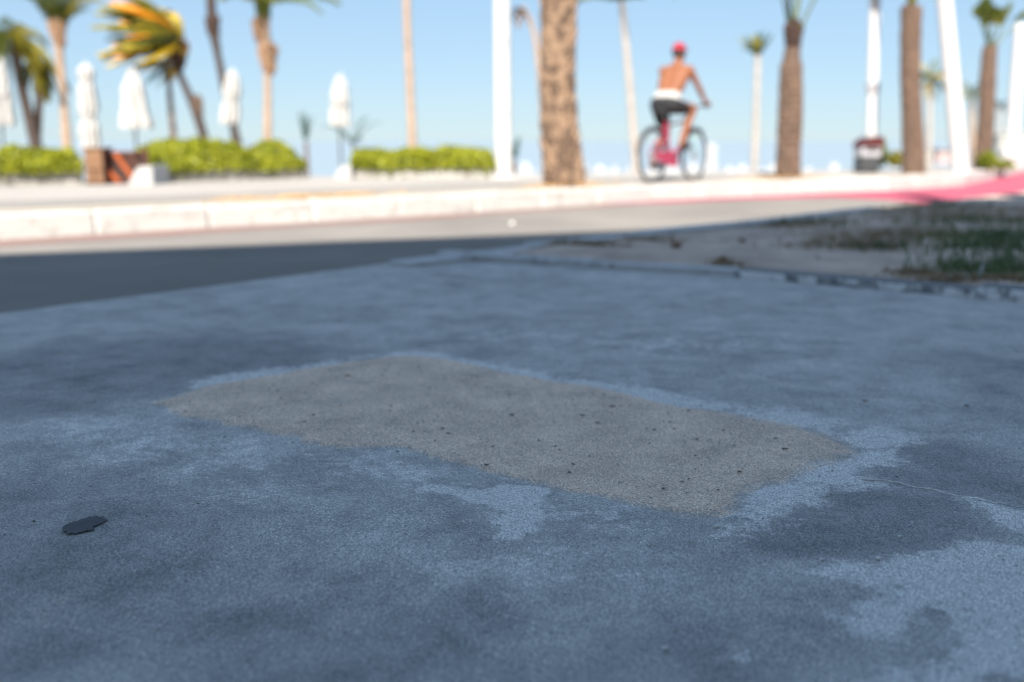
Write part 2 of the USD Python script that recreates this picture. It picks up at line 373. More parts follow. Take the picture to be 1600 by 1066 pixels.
tag(put('beach', grid(np.linspace(-90, 130, 111), np.linspace(-30, 62, 70), lambda X, Y: np.where(X + Y > 60 + 0 * X, beach_z(X, np.maximum(Y - np.maximum(X - 12, 0) * 0.9, -30)), beach_z(X, Y - np.maximum(X - 12, 0) * 0.9))), 'sand', smooth=True), kind='structure')
pm = prom_poly.buffer(0)
pm = pm.difference(shapely.LineString([tuple(p) for p in kerb]).buffer(0.15))
pm = max(getattr(pm, 'geoms', [pm]), key=lambda g_: g_.area)
tag(put('promenade', slab_mesh(pm, -3.0, PROM), 'paving_pale'), kind='structure')

road_poly = sbox(-60, -16, 90, 110)
tag(put('road', flat_mesh(Polygon([(-60, -16), (90, -16), (90, 60), (60, 75)] + [tuple(p + np.array([-0.05, 0.1])) for p in kerb[::-1]] + [(-60, -13)]).buffer(0), ROAD), 'asphalt'), kind='structure')


def offset_band(line, a, b):
    """Strip between two distances to the left of a polyline."""
    l = shapely.LineString([tuple(p) for p in line])
    pa = l.parallel_offset(abs(a), 'left' if a > 0 else 'right') if a else l
    pb = l.parallel_offset(abs(b), 'left' if b > 0 else 'right')
    A, B = list(pa.coords), list(pb.coords)
    if np.hypot(*(np.array(A[0]) - np.array(line[0]))) > np.hypot(*(np.array(A[-1]) - np.array(line[0]))):
        A = A[::-1]
    if np.hypot(*(np.array(B[0]) - np.array(line[0]))) > np.hypot(*(np.array(B[-1]) - np.array(line[0]))):
        B = B[::-1]
    return Polygon(A + B[::-1]).buffer(0)


path_strip = offset_band(kerb[:7], 0.42, 1.65)
tag(put('cycle_path', flat_mesh(path_strip if path_strip.geom_type == 'Polygon' else max(path_strip.geoms, key=lambda g: g.area), PROM + 0.004), 'paving_grey'), kind='structure')
strip = offset_band(kerb[:9], 0.165, 0.40)
tag(put('sandy_verge', flat_mesh(strip if strip.geom_type == 'Polygon' else max(strip.geoms, key=lambda g: g.area), PROM + 0.005), 'sand'), kind='structure')

# kerb of single stones along the far side of the road
kb = struct('road_kerb')
seg = np.linalg.norm(np.diff(kerb, axis=0), axis=1)
cum = np.concatenate([[0], np.cumsum(seg)])


def along(line, cum, s):
    i = min(max(np.searchsorted(cum, s, 'right') - 1, 0), len(line) - 2)
    t = (s - cum[i]) / (cum[i + 1] - cum[i])
    d = (line[i + 1] - line[i]) / (cum[i + 1] - cum[i])
    return line[i] + t * (line[i + 1] - line[i]), d


def rot_z(a):
    return trimesh.transformations.rotation_matrix(a, (0, 0, 1))


s = 22.0
while s < cum[11] + 6:
    L = 0.98 + R.uniform(-0.04, 0.04)
    p, d = along(kerb, cum, s + L / 2)
    n = np.array([-d[1], d[0]])
    m = rbox((L - R.uniform(0.002, 0.010), 0.155, 0.30), 0.03, 8).subdivide().subdivide()
    m.vertices[:, :] += (meshkit.fbm(m.vertices * 9 + s, 3) - 0.5)[:, None] * 0.035
    m.apply_transform(rot_z(math.atan2(d[1], d[0]) + R.uniform(-0.006, 0.006)))
    c = p + n * (0.0775 + R.uniform(-0.004, 0.006))
    m.apply_translation((c[0], c[1], PROM - 0.15 + R.uniform(-0.006, 0.008)))
    put('kerb_stone', m, 'kerb_white', kb, smooth=40)
    s += L

# red cycle lane and worn lines painted on the road
red = Polygon([on(u, v, ROAD)[:2] for u, v in [(930, 320), (1050, 312.8), (1240, 303.8), (1400, 297.8), (1500, 290.8), (1545, 281.8), (1600, 268.8), (1720, 252), (1720, 336), (1560, 333), (1510, 327), (1440, 318), (1380, 312), (1300, 308.5), (1150, 312), (1050, 317)]])
tag(put('cycle_lane', flat_mesh(red.buffer(0), ROAD + 0.004), 'red_lane_paint'), kind='structure')
worn = Polygon([on(u, v, ROAD)[:2] for u, v in [(-200, 389), (0, 376), (300, 358), (600, 341), (900, 322.3), (928, 320.6), (1000, 319), (900, 327), (600, 348), (300, 366), (0, 386), (-200, 400)]])
tag(put('worn_lane_line', flat_mesh(worn.buffer(0), ROAD + 0.004), 'worn_red_paint'), kind='structure')
for pts in ([(1506, 317), (1522, 312.5), (1530, 313), (1515, 318.5)], [(1552, 310), (1574, 304), (1580, 304.5), (1560, 311.5)]):
    tag(put('lane_marking', flat_mesh(Polygon([on(u, v, ROAD)[:2] for u, v in pts]).buffer(0), ROAD + 0.008), 'worn_white_paint'), kind='structure')

# ------------------------------------------------------------------ the concrete slab in the foreground with its cement patch
P0, P1 = on(0, 490, 0)[:2], on(620, 410, 0)[:2]
dl = (P1 - P0) / np.linalg.norm(P1 - P0)
B0, B1, B2 = on(650, 404, 0)[:2], on(1150, 433, 0)[:2], on(1600, 473, 0)[:2]
db = (B2 - B1) / np.linalg.norm(B2 - B1)
slab_poly = Polygon([P0 - dl * 8, P0, P1, B0, B1, B2, B2 + db * 9, (12, -6.9), (-14, -6.9)]).buffer(0)
GX0, GX1, GY0, GY1, CELL = -1.78, 1.80, 0.70, 3.40, 0.006
gx = np.arange(GX0, GX1 + 1e-6, CELL)
gy = np.arange(GY0, GY1 + 1e-6, CELL)
XX, YY = np.meshgrid(gx, gy)
W1 = meshkit.fbm(np.stack([XX * 9, YY * 9, XX * 0 + 3], -1), 5, 5) - 0.5
W2 = meshkit.fbm(np.stack([XX * 9, YY * 9, XX * 0 + 9], -1), 5, 8) - 0.5


def mark(pts, soft, warp=0.06):
    """A stain with a traced outline, its edge broken up, on the ground grid."""
    poly = Polygon([on(u, v)[:2] for u, v in pts]).buffer(0)
    inside = shapely.contains_xy(poly, XX + W1 * warp * 2, YY + W2 * warp * 2).astype(float)
    return gaussian_filter(inside, soft / CELL)


patch_px = [(232, 631), (320, 604), (420, 589), (520, 570), (600, 560), (660, 559), (720, 568), (800, 584), (880, 597), (960, 614), (1060, 637), (1150, 652), (1240, 668), (1310, 686), (1322, 704), (1280, 728), (1220, 752), (1160, 768), (1122, 796), (1100, 799), (1040, 789), (960, 768), (880, 759), (800, 737), (700, 715), (600, 700), (500, 690), (420, 676), (340, 652), (285, 646)]
patch_m = mark(patch_px, 0.022, 0.05)
soft_m = mark(patch_px, 0.05, 0.10)
rx = np.clip((XX - 0.22) / 0.35, 0, 1)          # towards its right end the patch is thinly smeared out
patch_m = patch_m * (1 - rx) + np.clip(soft_m * 1.15 - 0.12, 0, 1) * rx
lait = np.zeros_like(XX)
for pts, soft, amt in [
    ([(560, 556), (680, 552), (800, 572), (900, 592), (1000, 604), (1060, 612), (1050, 634), (940, 618), (820, 596), (700, 574), (620, 566)], 0.02, 0.62),
    ([(1000, 608), (1120, 622), (1260, 640), (1300, 662), (1250, 672), (1120, 652), (1020, 632)], 0.03, 0.55),
    ([(1240, 668), (1330, 662), (1410, 690), (1390, 722), (1320, 750), (1270, 790), (1200, 815), (1150, 822), (1130, 795), (1200, 760), (1300, 720), (1320, 695)], 0.03, 0.72),
    ([(700, 752), (800, 766), (890, 778), (905, 800), (860, 814), (790, 806), (730, 796), (690, 776)], 0.008, 0.80),
    ([(400, 690), (520, 704), (640, 722), (760, 752), (880, 774), (1000, 792), (1100, 805), (1060, 838), (900, 815), (760, 790), (600, 745), (440, 715)], 0.04, 0.45),
    ([(300, 596), (380, 578), (470, 566), (560, 560), (540, 574), (440, 590), (350, 606), (260, 626)], 0.02, 0.55),
    ([(60, 640), (220, 640), (420, 690), (500, 740), (420, 800), (250, 740), (60, 700)], 0.07, 0.34),
    ([(1255, 935), (1330, 905), (1420, 880), (1540, 845), (1700, 800), (1700, 1100), (1330, 1100), (1400, 1010), (1480, 960), (1420, 930), (1330, 965)], 0.015, 0.74),
    ([(1515, 785), (1560, 790), (1640, 800), (1640, 850), (1560, 850), (1535, 820)], 0.008, 0.70),
    ([(1100, 1020), (1180, 1010), (1170, 1040), (1100, 1040)], 0.012, 0.6),
    ([(1330, 1050), (1420, 1035), (1440, 1090), (1320, 1090)], 0.012, 0.6),
    ([(700, 850), (900, 830), (1000, 870), (900, 950), (700, 940)], 0.07, 0.30),
    ([(520, 480), (900, 440), (1300, 500), (1250, 560), (900, 545), (600, 530)], 0.10, 0.30),
]:
    lait = np.maximum(lait, amt * mark(pts, soft, 0.16 if pts[0] in ((1255, 935), (700, 752), (1240, 668)) else 0.08))
dark = np.zeros_like(XX)
for pts, soft, amt in [
    ([(-60, 560), (150, 530), (420, 520), (600, 545), (450, 575), (250, 610), (120, 650), (-60, 660)], 0.08, 0.75),
    ([(600, 530), (800, 520), (850, 545), (680, 552)], 0.05, 0.45),
    ([(1390, 690), (1480, 690), (1650, 720), (1650, 790), (1500, 780), (1340, 748), (1390, 725)], 0.03, 0.75),
    ([(1130, 840), (1240, 800), (1340, 760), (1480, 785), (1540, 820), (1500, 850), (1340, 880), (1200, 880)], 0.02, 0.70),
    ([(1390, 930), (1460, 910), (1450, 950), (1400, 1000), (1380, 960)], 0.02, 0.65),
    ([(1430, 1000), (1560, 1000), (1580, 1090), (1400, 1090)], 0.03, 0.60),
    ([(1530, 970), (1575, 975), (1565, 1010), (1540, 1005)], 0.01, 0.6),
    ([(-60, 700), (120, 720), (300, 830), (250, 960), (60, 1090), (-60, 1090)], 0.10, 0.65),
    ([(250, 930), (500, 900), (750, 980), (1000, 960), (1250, 960), (1300, 1090), (200, 1090)], 0.09, 0.50),
    ([(850, 985), (960, 975), (980, 1000), (880, 1012)], 0.03, 0.4),
    ([(500, 905), (640, 890), (700, 910), (560, 925)], 0.03, 0.4),
    ([(620, 800), (800, 812), (960, 835), (900, 860), (700, 830)], 0.03, 0.4),
    ([(1420, 540), (1700, 560), (1700, 690), (1500, 660)], 0.10, 0.5),
]:
    dark = np.maximum(dark, amt * mark(pts, soft))
lait = np.clip(lait * 1.2, 0, 0.95)
lait *= 1 - 0.35 * np.clip(dark, 0, 1)
fade = np.clip(np.minimum.reduce([(XX - GX0) / 0.3, (GX1 - XX) / 0.3, (GY1 - YY) / 0.5]), 0, 1)
lait, dark = lait * np.clip((GY1 - YY) / 0.5, 0, 1), dark * np.clip((GY1 - YY) / 0.4, 0, 1)
relief = (meshkit.fbm(np.stack([XX * 3, YY * 3, XX * 0], -1), 4, 2) - 0.5) * 0.006 * fade - 0.0015 * np.clip(patch_m * 3, 0, 1) * fade


def with_marks(prim, marks):
    pv = UsdGeom.PrimvarsAPI(UsdGeom.Mesh(prim)).CreatePrimvar('marks', Sdf.ValueTypeNames.Float3Array, 'vertex')
    pv.Set(Vt.Vec3fArray.FromNumpy(marks.astype(np.float32)))


gv, gf = grid(gx, gy, 0.0)
gv[:, 2] = relief.ravel()
ring = slab_poly.difference(sbox(gx[0], gy[0], gx[-1], gy[-1]))
rv, rf = flat_mesh(ring, 0.0)
edge_v, edge_f = [], []
ec = np.array(slab_poly.exterior.coords)
for a, b in zip(ec[:-1], ec[1:]):
    k = len(edge_v)
    edge_v += [(a[0], a[1], 0), (b[0], b[1], 0), (b[0], b[1], -0.4), (a[0], a[1], -0.4)]
    edge_f += [(k, k + 1, k + 2), (k, k + 2, k + 3)]
sv = np.vstack([gv, rv, np.array(edge_v)])
sf = np.vstack([gf, rf + len(gv), np.array(edge_f) + len(gv) + len(rv)])
slab = put('concrete_pavement', (sv, sf), 'concrete', kind='structure')
mk = np.zeros((len(sv), 3))
mk[:len(gv), 0], mk[:len(gv), 1] = lait.ravel(), dark.ravel()
with_marks(slab, mk)

# the patch lies a few millimetres proud of the slab and feathers out at its edge
near = patch_m > 0.04
pv_ = np.stack([XX, YY, relief + 0.0065 * np.clip(patch_m * 1.6, 0, 1) - 0.0022 + (meshkit.fbm(np.stack([XX * 60, YY * 60, XX * 0], -1), 3, 4) - 0.5) * 0.0022], -1).reshape(-1, 3)
keep = near.ravel()[gf].all(1)
used = np.unique(gf[keep])
remap = np.full(len(pv_), -1)
remap[used] = np.arange(len(used))
patch = put('cement_patch', (pv_[used], remap[gf[keep]]), 'concrete')
tag(patch, 'beige sandy cement repair patch in the middle of the grey concrete pavement', 'cement patch')
pm_ = np.stack([lait, dark * 0, np.clip(patch_m * 1.15, 0, 1)], -1).reshape(-1, 3)[used]
with_marks(patch, pm_)

# fine crack filled with mortar running off to the right
ln = np.array([on(u, v, 0) for u, v in [(1345, 748), (1390, 753), (1440, 763), (1490, 774), (1530, 783)]])
tt = np.linspace(0, 1, 60)
cl = np.stack([np.interp(tt, np.linspace(0, 1, len(ln)), ln[:, k]) for k in range(3)], 1)
cl[:, 1] += (meshkit.noise(np.stack([tt * 18, tt * 0, tt * 0], -1), 3) - 0.5) * 0.012
cl[:, 2] = 0.0008
tag(put('mortar_ridge', MB().tube(cl, 0.0014 * (0.5 + meshkit.noise(np.stack([tt * 30, tt * 0 + 5, tt * 0], -1))), 6).mesh(), 'shell_white', smooth=True), 'thin pale mortar ridge running right from the end of the beige patch', 'mortar ridge')
ln = np.array([on(u, v, 0) for u, v in [(1522, 781), (1560, 788), (1620, 797), (1680, 803)]])
cl = np.stack([np.interp(tt, np.linspace(0, 1, len(ln)), ln[:, k]) for k in range(3)], 1)
cl[:, 1] += (meshkit.noise(np.stack([tt * 14, tt * 0, tt * 0 + 4], -1), 3) - 0.5) * 0.012
cl[:, 2] = 0.0
tag(put('crack', MB().tube(cl, 0.0013, 6).mesh(), 'crack_fill', smooth=True), 'dark hairline crack in the concrete at the right edge, below the mortar ridge', 'crack')

# ------------------------------------------------------------------ planted bed with its kerbs
F0, F1, F2 = on(690, 399, 0.02)[:2], on(1150, 430, 0.02)[:2], on(1600, 456, 0.05)[:2]
K0, K1, K2, K3 = on(606, 405, 0.03)[:2], on(900, 374, 0.03)[:2], on(1200, 345, 0.03)[:2], on(1420, 318, 0.03)[:2]
dk_ = (K3 - K2) / np.linalg.norm(K3 - K2)
bed_poly = Polygon([K0 + (0.1, 0), K1, K2, K3, K3 + dk_ * 9, (13, 15), (13, -3), B2 + db * 9, B2, B1, B0]).buffer(0)
bx = np.arange(-0.8, 9.5, 0.05)
by = np.arange(-1.5, 17, 0.05)
BX, BY = np.meshgrid(bx, by)
inb = shapely.contains_xy(bed_poly, BX, BY)
dist_in = gaussian_filter(inb.astype(float), 3)
bz = -0.03 + 0.065 * np.clip((dist_in - 0.45) * 2, 0, 1) + 0.06 * (meshkit.fbm(np.stack([BX * 1.6, BY * 1.6, BX * 0], -1), 4, 3) - 0.45) * np.clip((dist_in - 0.5) * 2, 0, 1) + 0.015 * np.clip((BX - 2.2) / 3, 0, 1) * np.clip((dist_in - 0.5) * 2, 0, 1)
v_, f_ = grid(bx, by, 0.0)
v_[:, 2] = bz.ravel()
kf = inb.ravel()[f_].all(1)
u_ = np.unique(f_[kf])
rm = np.full(len(v_), -1)
rm[u_] = np.arange(len(u_))
tag(put('soil_bed', (v_[u_], rm[f_[kf]]), 'soil', smooth=True), kind='structure')


def bed_height(x, y):
    i, j = min(max((y - by[0]) / 0.05, 0), len(by) - 1.001), min(max((x - bx[0]) / 0.05, 0), len(bx) - 1.001)
    a, b, fi, fj = int(i), int(j), i - int(i), j - int(j)
    return float((bz[a, b] * (1 - fj) + bz[a, b + 1] * fj) * (1 - fi) + (bz[a + 1, b] * (1 - fj) + bz[a + 1, b + 1] * fj) * fi)


def stones_along(parent, pts, mtl, length, width, z_top, side, height=0.3):
    line = np.array(pts)
    c = np.concatenate([[0], np.cumsum(np.linalg.norm(np.diff(line, axis=0), axis=1))])
    s = 0.0
    while s < c[-1] - 0.05:
        L = min(length + R.uniform(-0.05, 0.05), c[-1] - s)
        p, d = along(line, c, s + L / 2)
        n = np.array([-d[1], d[0]]) * side
        zt = z_top(s) if callable(z_top) else z_top
        m = rbox((L - R.uniform(0.002, 0.008), width, height), 0.010, 8)
        m = m.subdivide()
        m.vertices[:, :] += (meshkit.fbm(m.vertices * 14 + s, 2) - 0.5)[:, None] * 0.006
        m.apply_transform(rot_z(math.atan2(d[1], d[0]) + R.uniform(-0.004, 0.004)))
        q = p + n * width / 2
        m.apply_translation((q[0], q[1], zt - height / 2 + R.uniform(-0.002, 0.002)))
        put('kerb_stone', m, mtl, parent, smooth=40)
        s += L


kf_ = struct('bed_kerb')
stones_along(kf_, [B0 + (0.10, 0.02), (B0 + B1) / 2, B1], 'kerb_grey', 1.0, 0.11, 0.034, 1)
stones_along(kf_, [B1, B2, B2 + db * 4], 'kerb_peeling', 1.0, 0.11, lambda s: 0.038 + 0.016 * min(s / 1.1, 1), 1)
kr_ = struct('bed_kerb_by_road')
stones_along(kr_, [K0, K1, K2, K2 * 0.35 + K3 * 0.65], 'kerb_grey', 1.0, 0.17, lambda s: 0.026 + 0.026 * min(s / 1.5, 1), -1)


def blades(n, where, hmin, hmax, width, lean):
    """Grass blades as thin bent triangles."""
    mb_v, mb_f = [], []
    k = 0
    for x, y in where(n):
        z = float(bed_height(x, y))
        h, a = R.uniform(hmin, hmax), R.uniform(0, 2 * math.pi)
        l = R.uniform(0.2, lean) * h
        w = width * R.uniform(0.6, 1.3)
        b = R.uniform(0, math.pi)
        dx, dy, ex, ey = math.cos(a) * l, math.sin(a) * l, math.cos(b) * w, math.sin(b) * w
        mb_v += [(x - ex, y - ey, z - 0.01), (x + ex, y + ey, z - 0.01), (x + dx * 0.4 + ex * 0.7, y + dy * 0.4 + ey * 0.7, z + h * 0.6), (x + dx * 0.4 - ex * 0.7, y + dy * 0.4 - ey * 0.7, z + h * 0.6), (x + dx, y + dy, z + h * (0.95 if l < h else 0.7))]
        mb_f += [(k, k + 1, k + 2), (k, k + 2, k + 3), (k + 3, k + 2, k + 4)]
        k += 5
    return np.array(mb_v), np.array(mb_f)


def clumps(spots):
    def where(n):
        out = []
        tot = sum(w for *_, w in spots)
        for x, y, rx, ry, w in spots:
            for _ in range(int(n * w / tot)):
                px_, py_ = x + R.gauss(0, rx), y + R.gauss(0, ry)
                if bed_poly.contains(shapely.Point(px_, py_)):
                    out.append((px_, py_))
        return out
    return where


def spot(u, v, rx, ry, w):
    p = on(u, v, 0.05)
    return (p[0], p[1], rx, ry, w)


dry = [spot(1430, 365, .35, .3, 5), spot(1560, 340, .6, .5, 6), spot(1330, 380, .2, .12, 2), spot(1230, 348, .25, .08, 2), spot(1500, 330, .6, .4, 5), spot(1590, 432, .10, .06, 1), spot(1020, 372, .12, .05, .6), spot(930, 383, .10, .05, .6), spot(1130, 408, .05, .03, .3), spot(1250, 425, .12, .03, .5), spot(1330, 428, .1, .03, .6), spot(1430, 420, .06, .05, .8), spot(1480, 432, .1, .05, 1), spot(760, 393, .1, .02, .4), spot(880, 381, .08, .03, .5), spot(670, 402, .05, .01, .3)]
grn = [spot(1585, 375, .26, .28, 5), spot(1560, 415, .16, .12, 4), spot(1620, 395, .3, .3, 5), spot(1250, 345, .18, .03, .7), spot(1470, 322, .25, .06, 1.0), spot(1380, 385, .10, .04, .5), spot(1530, 350, .25, .12, 1.2), spot(1515, 385, .08, .06, .9)]
tag(put('dry_grass', blades(9000, clumps(dry), 0.010, 0.040, 0.004, 1.8), 'grass_dry'), 'dry brown grass over the sandy soil bed', 'grass', kind='stuff')
tag(put('green_grass', blades(2600, clumps(grn), 0.015, 0.07, 0.006, 1.5), 'grass_green'), 'green grass at the right edge of the soil bed', 'grass', kind='stuff')


def pebble(seed, s, flat=0.6):
    m = trimesh.creation.icosphere(1, 1.0)
    m.vertices *= 1 + 0.5 * (meshkit.noise(m.vertices * 1.7 + seed, seed)[:, None] - 0.5)
    m.vertices *= np.array(s) * np.array([1, 0.8, flat])
    return m


def drop(name, mesh, mtl, u, v, z, label, cat, group=None, rz=0.0):
    m = mesh.copy()
    m.apply_transform(rot_z(rz))
    p = on(u, v, z)
    m.apply_translation((p[0], p[1], z))
    return tag(put(name, m, mtl, smooth=50), label, cat, group)


# dead clods in the soil bed
for i, (u, v, sz, lab) in enumerate([(1056, 393, 0.030, 'dark clod of earth in the narrow left half of the soil bed'), (1160, 378, 0.022, 'low brown clod in the middle of the bare soil'), (1130, 412, 0.020, 'small dark clod just behind the front kerb of the soil bed'), (1100, 356, 0.022, 'dark tuft of earth near the road side of the soil bed')]):
    p = on(u, v, 0.03)
    m = pebble(i + 3, sz, 0.7)
    m.apply_translation((p[0], p[1], float(bed_height(p[0], p[1])) + sz * 0.3))
    tag(put('soil_clod', m, 'debris_brown', smooth=50), lab, 'clod')
p = on(1530, 432, 0.05)
tag(put('pale_stick', MB().tube([p + (-0.012, 0, -0.01), p + (0.004, 0, 0.018), p + (0.018, 0.01, 0.05)], [0.006, 0.006, 0.004], 6).mesh(), 'kerb_grey'), 'short pale stick standing up at the kerb by the green grass', 'stick')

# things lying on the concrete
def ragged_leaf():
    out = [(-1.0, -0.30), (-0.86, -0.52), (-0.66, -0.78), (-0.50, -0.70), (-0.42, -0.92), (-0.22, -0.98), (-0.10, -0.80), (0.00, -0.96), (0.16, -0.92), (0.24, -0.76), (0.36, -0.80), (0.46, -0.66), (0.62, -0.60), (0.80, -0.62), (0.84, -0.42), (0.70, -0.34), (0.62, -0.18), (0.80, -0.10), (0.82, 0.06), (0.94, 0.10), (0.90, 0.24), (1.04, 0.40), (0.92, 0.58), (0.74, 0.60), (0.60, 0.78), (0.38, 0.72), (0.20, 0.86), (0.02, 0.74), (-0.16, 0.80), (-0.30, 0.60), (-0.46, 0.56), (-0.56, 0.34), (-0.76, 0.26), (-0.74, 0.06), (-0.96, -0.06)]
    a = Polygon(out).buffer(0)
    m = trimesh.creation.extrude_polygon(a, 0.05, engine='earcut').subdivide().subdivide().subdivide()
    x, y = m.vertices[:, 0], m.vertices[:, 1]
    m.vertices[:, 2] += 0.07 * (meshkit.noise(np.stack([x * 2, y * 2, x * 0], -1), 2)) + 0.05 * (x * x + y * y) * (meshkit.noise(np.stack([x * 3, y * 3, x * 0], -1), 6))
    return m


lf = ragged_leaf()
lc = on(132, 821, 0)
lw = 29.5 * mpp(lc[1]) * 1.04
hh = np.linalg.norm(on(132, 808.5)[:2] - on(132, 833.5)[:2]) / 2
lf.vertices *= (lw, hh / 0.86, 0.010)
lf.apply_translation((lc[0], lc[1] - hh * 0.03, 0.0016))
tag(put('dead_leaf', lf, 'leaf_black', smooth=40), 'flat ragged blue-black dead leaf lying alone on the concrete at left', 'leaf')


def flake(seed, a, b, t=0.004):
    k = 9
    r = np.random.RandomState(seed)
    ang = np.sort(np.arange(k) * 2 * np.pi / k + r.uniform(-0.2, 0.2, k))
    rad = r.uniform(0.6, 1.0, k)
    m = trimesh.creation.extrude_polygon(Polygon(np.stack([np.cos(ang) * rad * a, np.sin(ang) * rad * b], 1)).buffer(0), t, engine='earcut').subdivide()
    m.vertices[:, 2] += (0.0012 + 0.25 * b) * meshkit.noise(m.vertices * (1.5 / a) + seed, seed)
    return m


for i, (u, v, a, b, mt, nm, lab, cat) in enumerate([
    (760, 727, 0.010, 0.006, 'debris_black', 'leaf_fragment', 'curled black leaf scrap on the near edge of the beige patch', 'leaf scrap'),
    (668, 712, 0.004, 0.004, 'debris_black', 'leaf_fragment', 'tiny dark scrap at the near edge of the patch, left of the curled scrap', 'leaf scrap'),
    (957, 636, 0.016, 0.005, 'debris_brown', 'leaf_fragment', 'reddish brown sliver lying on the far part of the patch', 'leaf scrap'),
    (1511, 635, 0.012, 0.010, 'debris_black', 'leaf_fragment', 'lone black scrap on the grey concrete at right, beyond the patch', 'leaf scrap'),
    (1352, 627, 0.016, 0.006, 'debris_brown', 'leaf_fragment', 'flat brown scrap on grey concrete behind the right end of the patch', 'leaf scrap'),
    (230, 808, 0.0028, 0.0028, 'debris_black', 'leaf_fragment', 'tiny black speck to the right of the dead leaf', 'leaf scrap'),
    (1155, 738, 0.009, 0.005, 'debris_brown', 'leaf_fragment', 'brown crumb near the right corner of the beige patch', 'leaf scrap'),
    (1226, 702, 0.012, 0.006, 'debris_black', 'leaf_fragment', 'dark scrap at the far right of the beige patch', 'leaf scrap'),
    (890, 739, 0.007, 0.004, 'debris_black', 'leaf_fragment', 'dark crumb on the near part of the patch, right of the curled scrap', 'leaf scrap'),
    (351, 684, 0.006, 0.004, 'debris_black', 'leaf_fragment', 'dark crumb on grey concrete below the left tip of the patch', 'leaf scrap'),
    (543, 588, 0.016, 0.009, 'debris_brown', 'leaf_fragment', 'brown scrap at the far left edge of the patch', 'leaf scrap'),
    (800, 649, 0.012, 0.006, 'debris_black', 'leaf_fragment', 'dark scrap in the middle of the beige patch', 'leaf scrap'),
    (910, 650, 0.013, 0.005, 'debris_black', 'leaf_fragment', 'thin dark scrap on the patch below the reddish sliver', 'leaf scrap'),
    (490, 649, 0.007, 0.005, 'debris_black', 'leaf_fragment', 'dark crumb on the left third of the patch', 'leaf scrap'),
    (646, 675, 0.006, 0.005, 'debris_black', 'leaf_fragment', 'dark crumb just above the white chip on the patch', 'leaf scrap'),
    (1036, 764, 0.006, 0.005, 'debris_black', 'leaf_fragment', 'dark crumb above the lowest corner of the patch', 'leaf scrap'),
]):
    drop(nm, flake(i + 1, a * 0.62, b * 0.66, 0.0010), mt, u, v, 0.0035, lab, cat, rz=R.uniform(-0.4, 0.4))
for i, (u, v, s_, lab) in enumerate([
    (625, 688, 0.0042, 'white shell chip on the near left part of the beige patch'), (537, 627, 0.0062, 'white chip on the left part of the patch, farthest from view'),
    (699, 630, 0.0050, 'white chip on the far middle of the patch'), (280, 619, 0.0060, 'white chip near the left tip of the patch'),
    (1120, 822, 0.0050, 'flat white chip just below the lowest corner of the patch'), (1373, 872, 0.0048, 'white chip on the dark concrete at lower right'),
    (1284, 874, 0.0036, 'small white chip left of the others on the dark concrete'), (1406, 838, 0.0032, 'small white chip on the dark stain at right'),
    (1040, 1012, 0.0040, 'pale brownish chip on the concrete near the bottom edge'), (724, 815, 0.0030, 'tiny white chip on the concrete below the pale smear')]):
    drop('shell_chip', pebble(i + 20, s_, 0.55), 'shell_white', u, v, 0.003, lab, 'chip', rz=R.uniform(0, 3))
gr_v = MB()
for _ in range(900):
    x, y = R.uniform(-1.1, 1.1), R.uniform(0.95, 3.2)
    m = pebble(R.randint(0, 9), R.uniform(0.0008, 0.0022), 0.7)
    gr_v.add(m.vertices + (x, y, 0.001 + 0.003 * float(patch_m[min(int((y - GY0) / CELL), len(gy) - 1), min(int((x - GX0) / CELL), len(gx) - 1)] > 0.4)), m.faces)
tag(put('grit', gr_v.mesh(), 'kerb_grey', smooth=True), 'grains of grit scattered over the concrete and the patch', 'grit', kind='stuff')
fl = MB()
poly_w = Polygon([on(u, v)[:2] for u, v in patch_px]).buffer(0.03)
for i in range(520):
    x, y = R.uniform(-0.9, 0.75), R.uniform(1.5, 2.8)
    if not poly_w.contains(shapely.Point(x, y)) and R.random() > 0.12:
        continue
    m = pebble(R.randint(0, 9), R.choice([0.0008, 0.0010, 0.0012, 0.0012, 0.0016, 0.0022]), 0.4)
    m.vertices *= (R.uniform(1.0, 2.6), 1, 1)
    m.apply_transform(rot_z(R.gauss(0, 0.5)))
    fl.add(m.vertices + (x, y, 0.0042 if poly_w.contains(shapely.Point(x, y)) else 0.001), m.faces)
tag(put('dark_flecks', fl.mesh(), 'debris_black', smooth=True), 'dark specks of dirt and leaf crumbs strewn over the beige patch', 'dirt', kind='stuff')
p = on(800, 351, ROAD)
m = pebble(41, 0.022, 0.7)
m.apply_translation((p[0], p[1], ROAD + 0.012))
tag(put('white_pebble', m, 'shell_white', smooth=True), 'bright pebble lying alone on the sunlit road', 'pebble')

# ------------------------------------------------------------------ behind the viewer: the building that throws the shade
e0, e1 = on(0, 395, ROAD)[:2], on(960, 359, ROAD)[:2]            # two points on the edge of the shade
bu = (e1 - e0) / np.linalg.norm(e1 - e0)
bdir = math.atan2(bu[1], bu[0])
bn = np.array([bu[1], -bu[0]])                       # points away from the road
BD = 11.6
fa = e0 + bn * BD
sh = np.array([-sun_to[0], -sun_to[1]])
sh /= np.linalg.norm(sh)
BH = BD / abs(sh @ bn) * math.tan(math.radians(SUN_EL)) + ROAD - 0.1
b_ = thing('apartment_building', 'long plain apartment building behind the viewpoint, shading the pavement', 'building', (fa[0], fa[1], 0), math.degrees(bdir))
put('wall', MB().box((8, -6, BH / 2), (64, 12, BH)).mesh(), 'facade', b_)
put('roof', MB().box((8, -6.2, BH - 0.05), (63, 11.0, 0.3)).mesh(), 'paving_grey', b_)
put('entrance_canopy', MB().box((-2.5, 1.62, 3.15), (19, 3.2, 0.16)).mesh(), 'facade', b_)
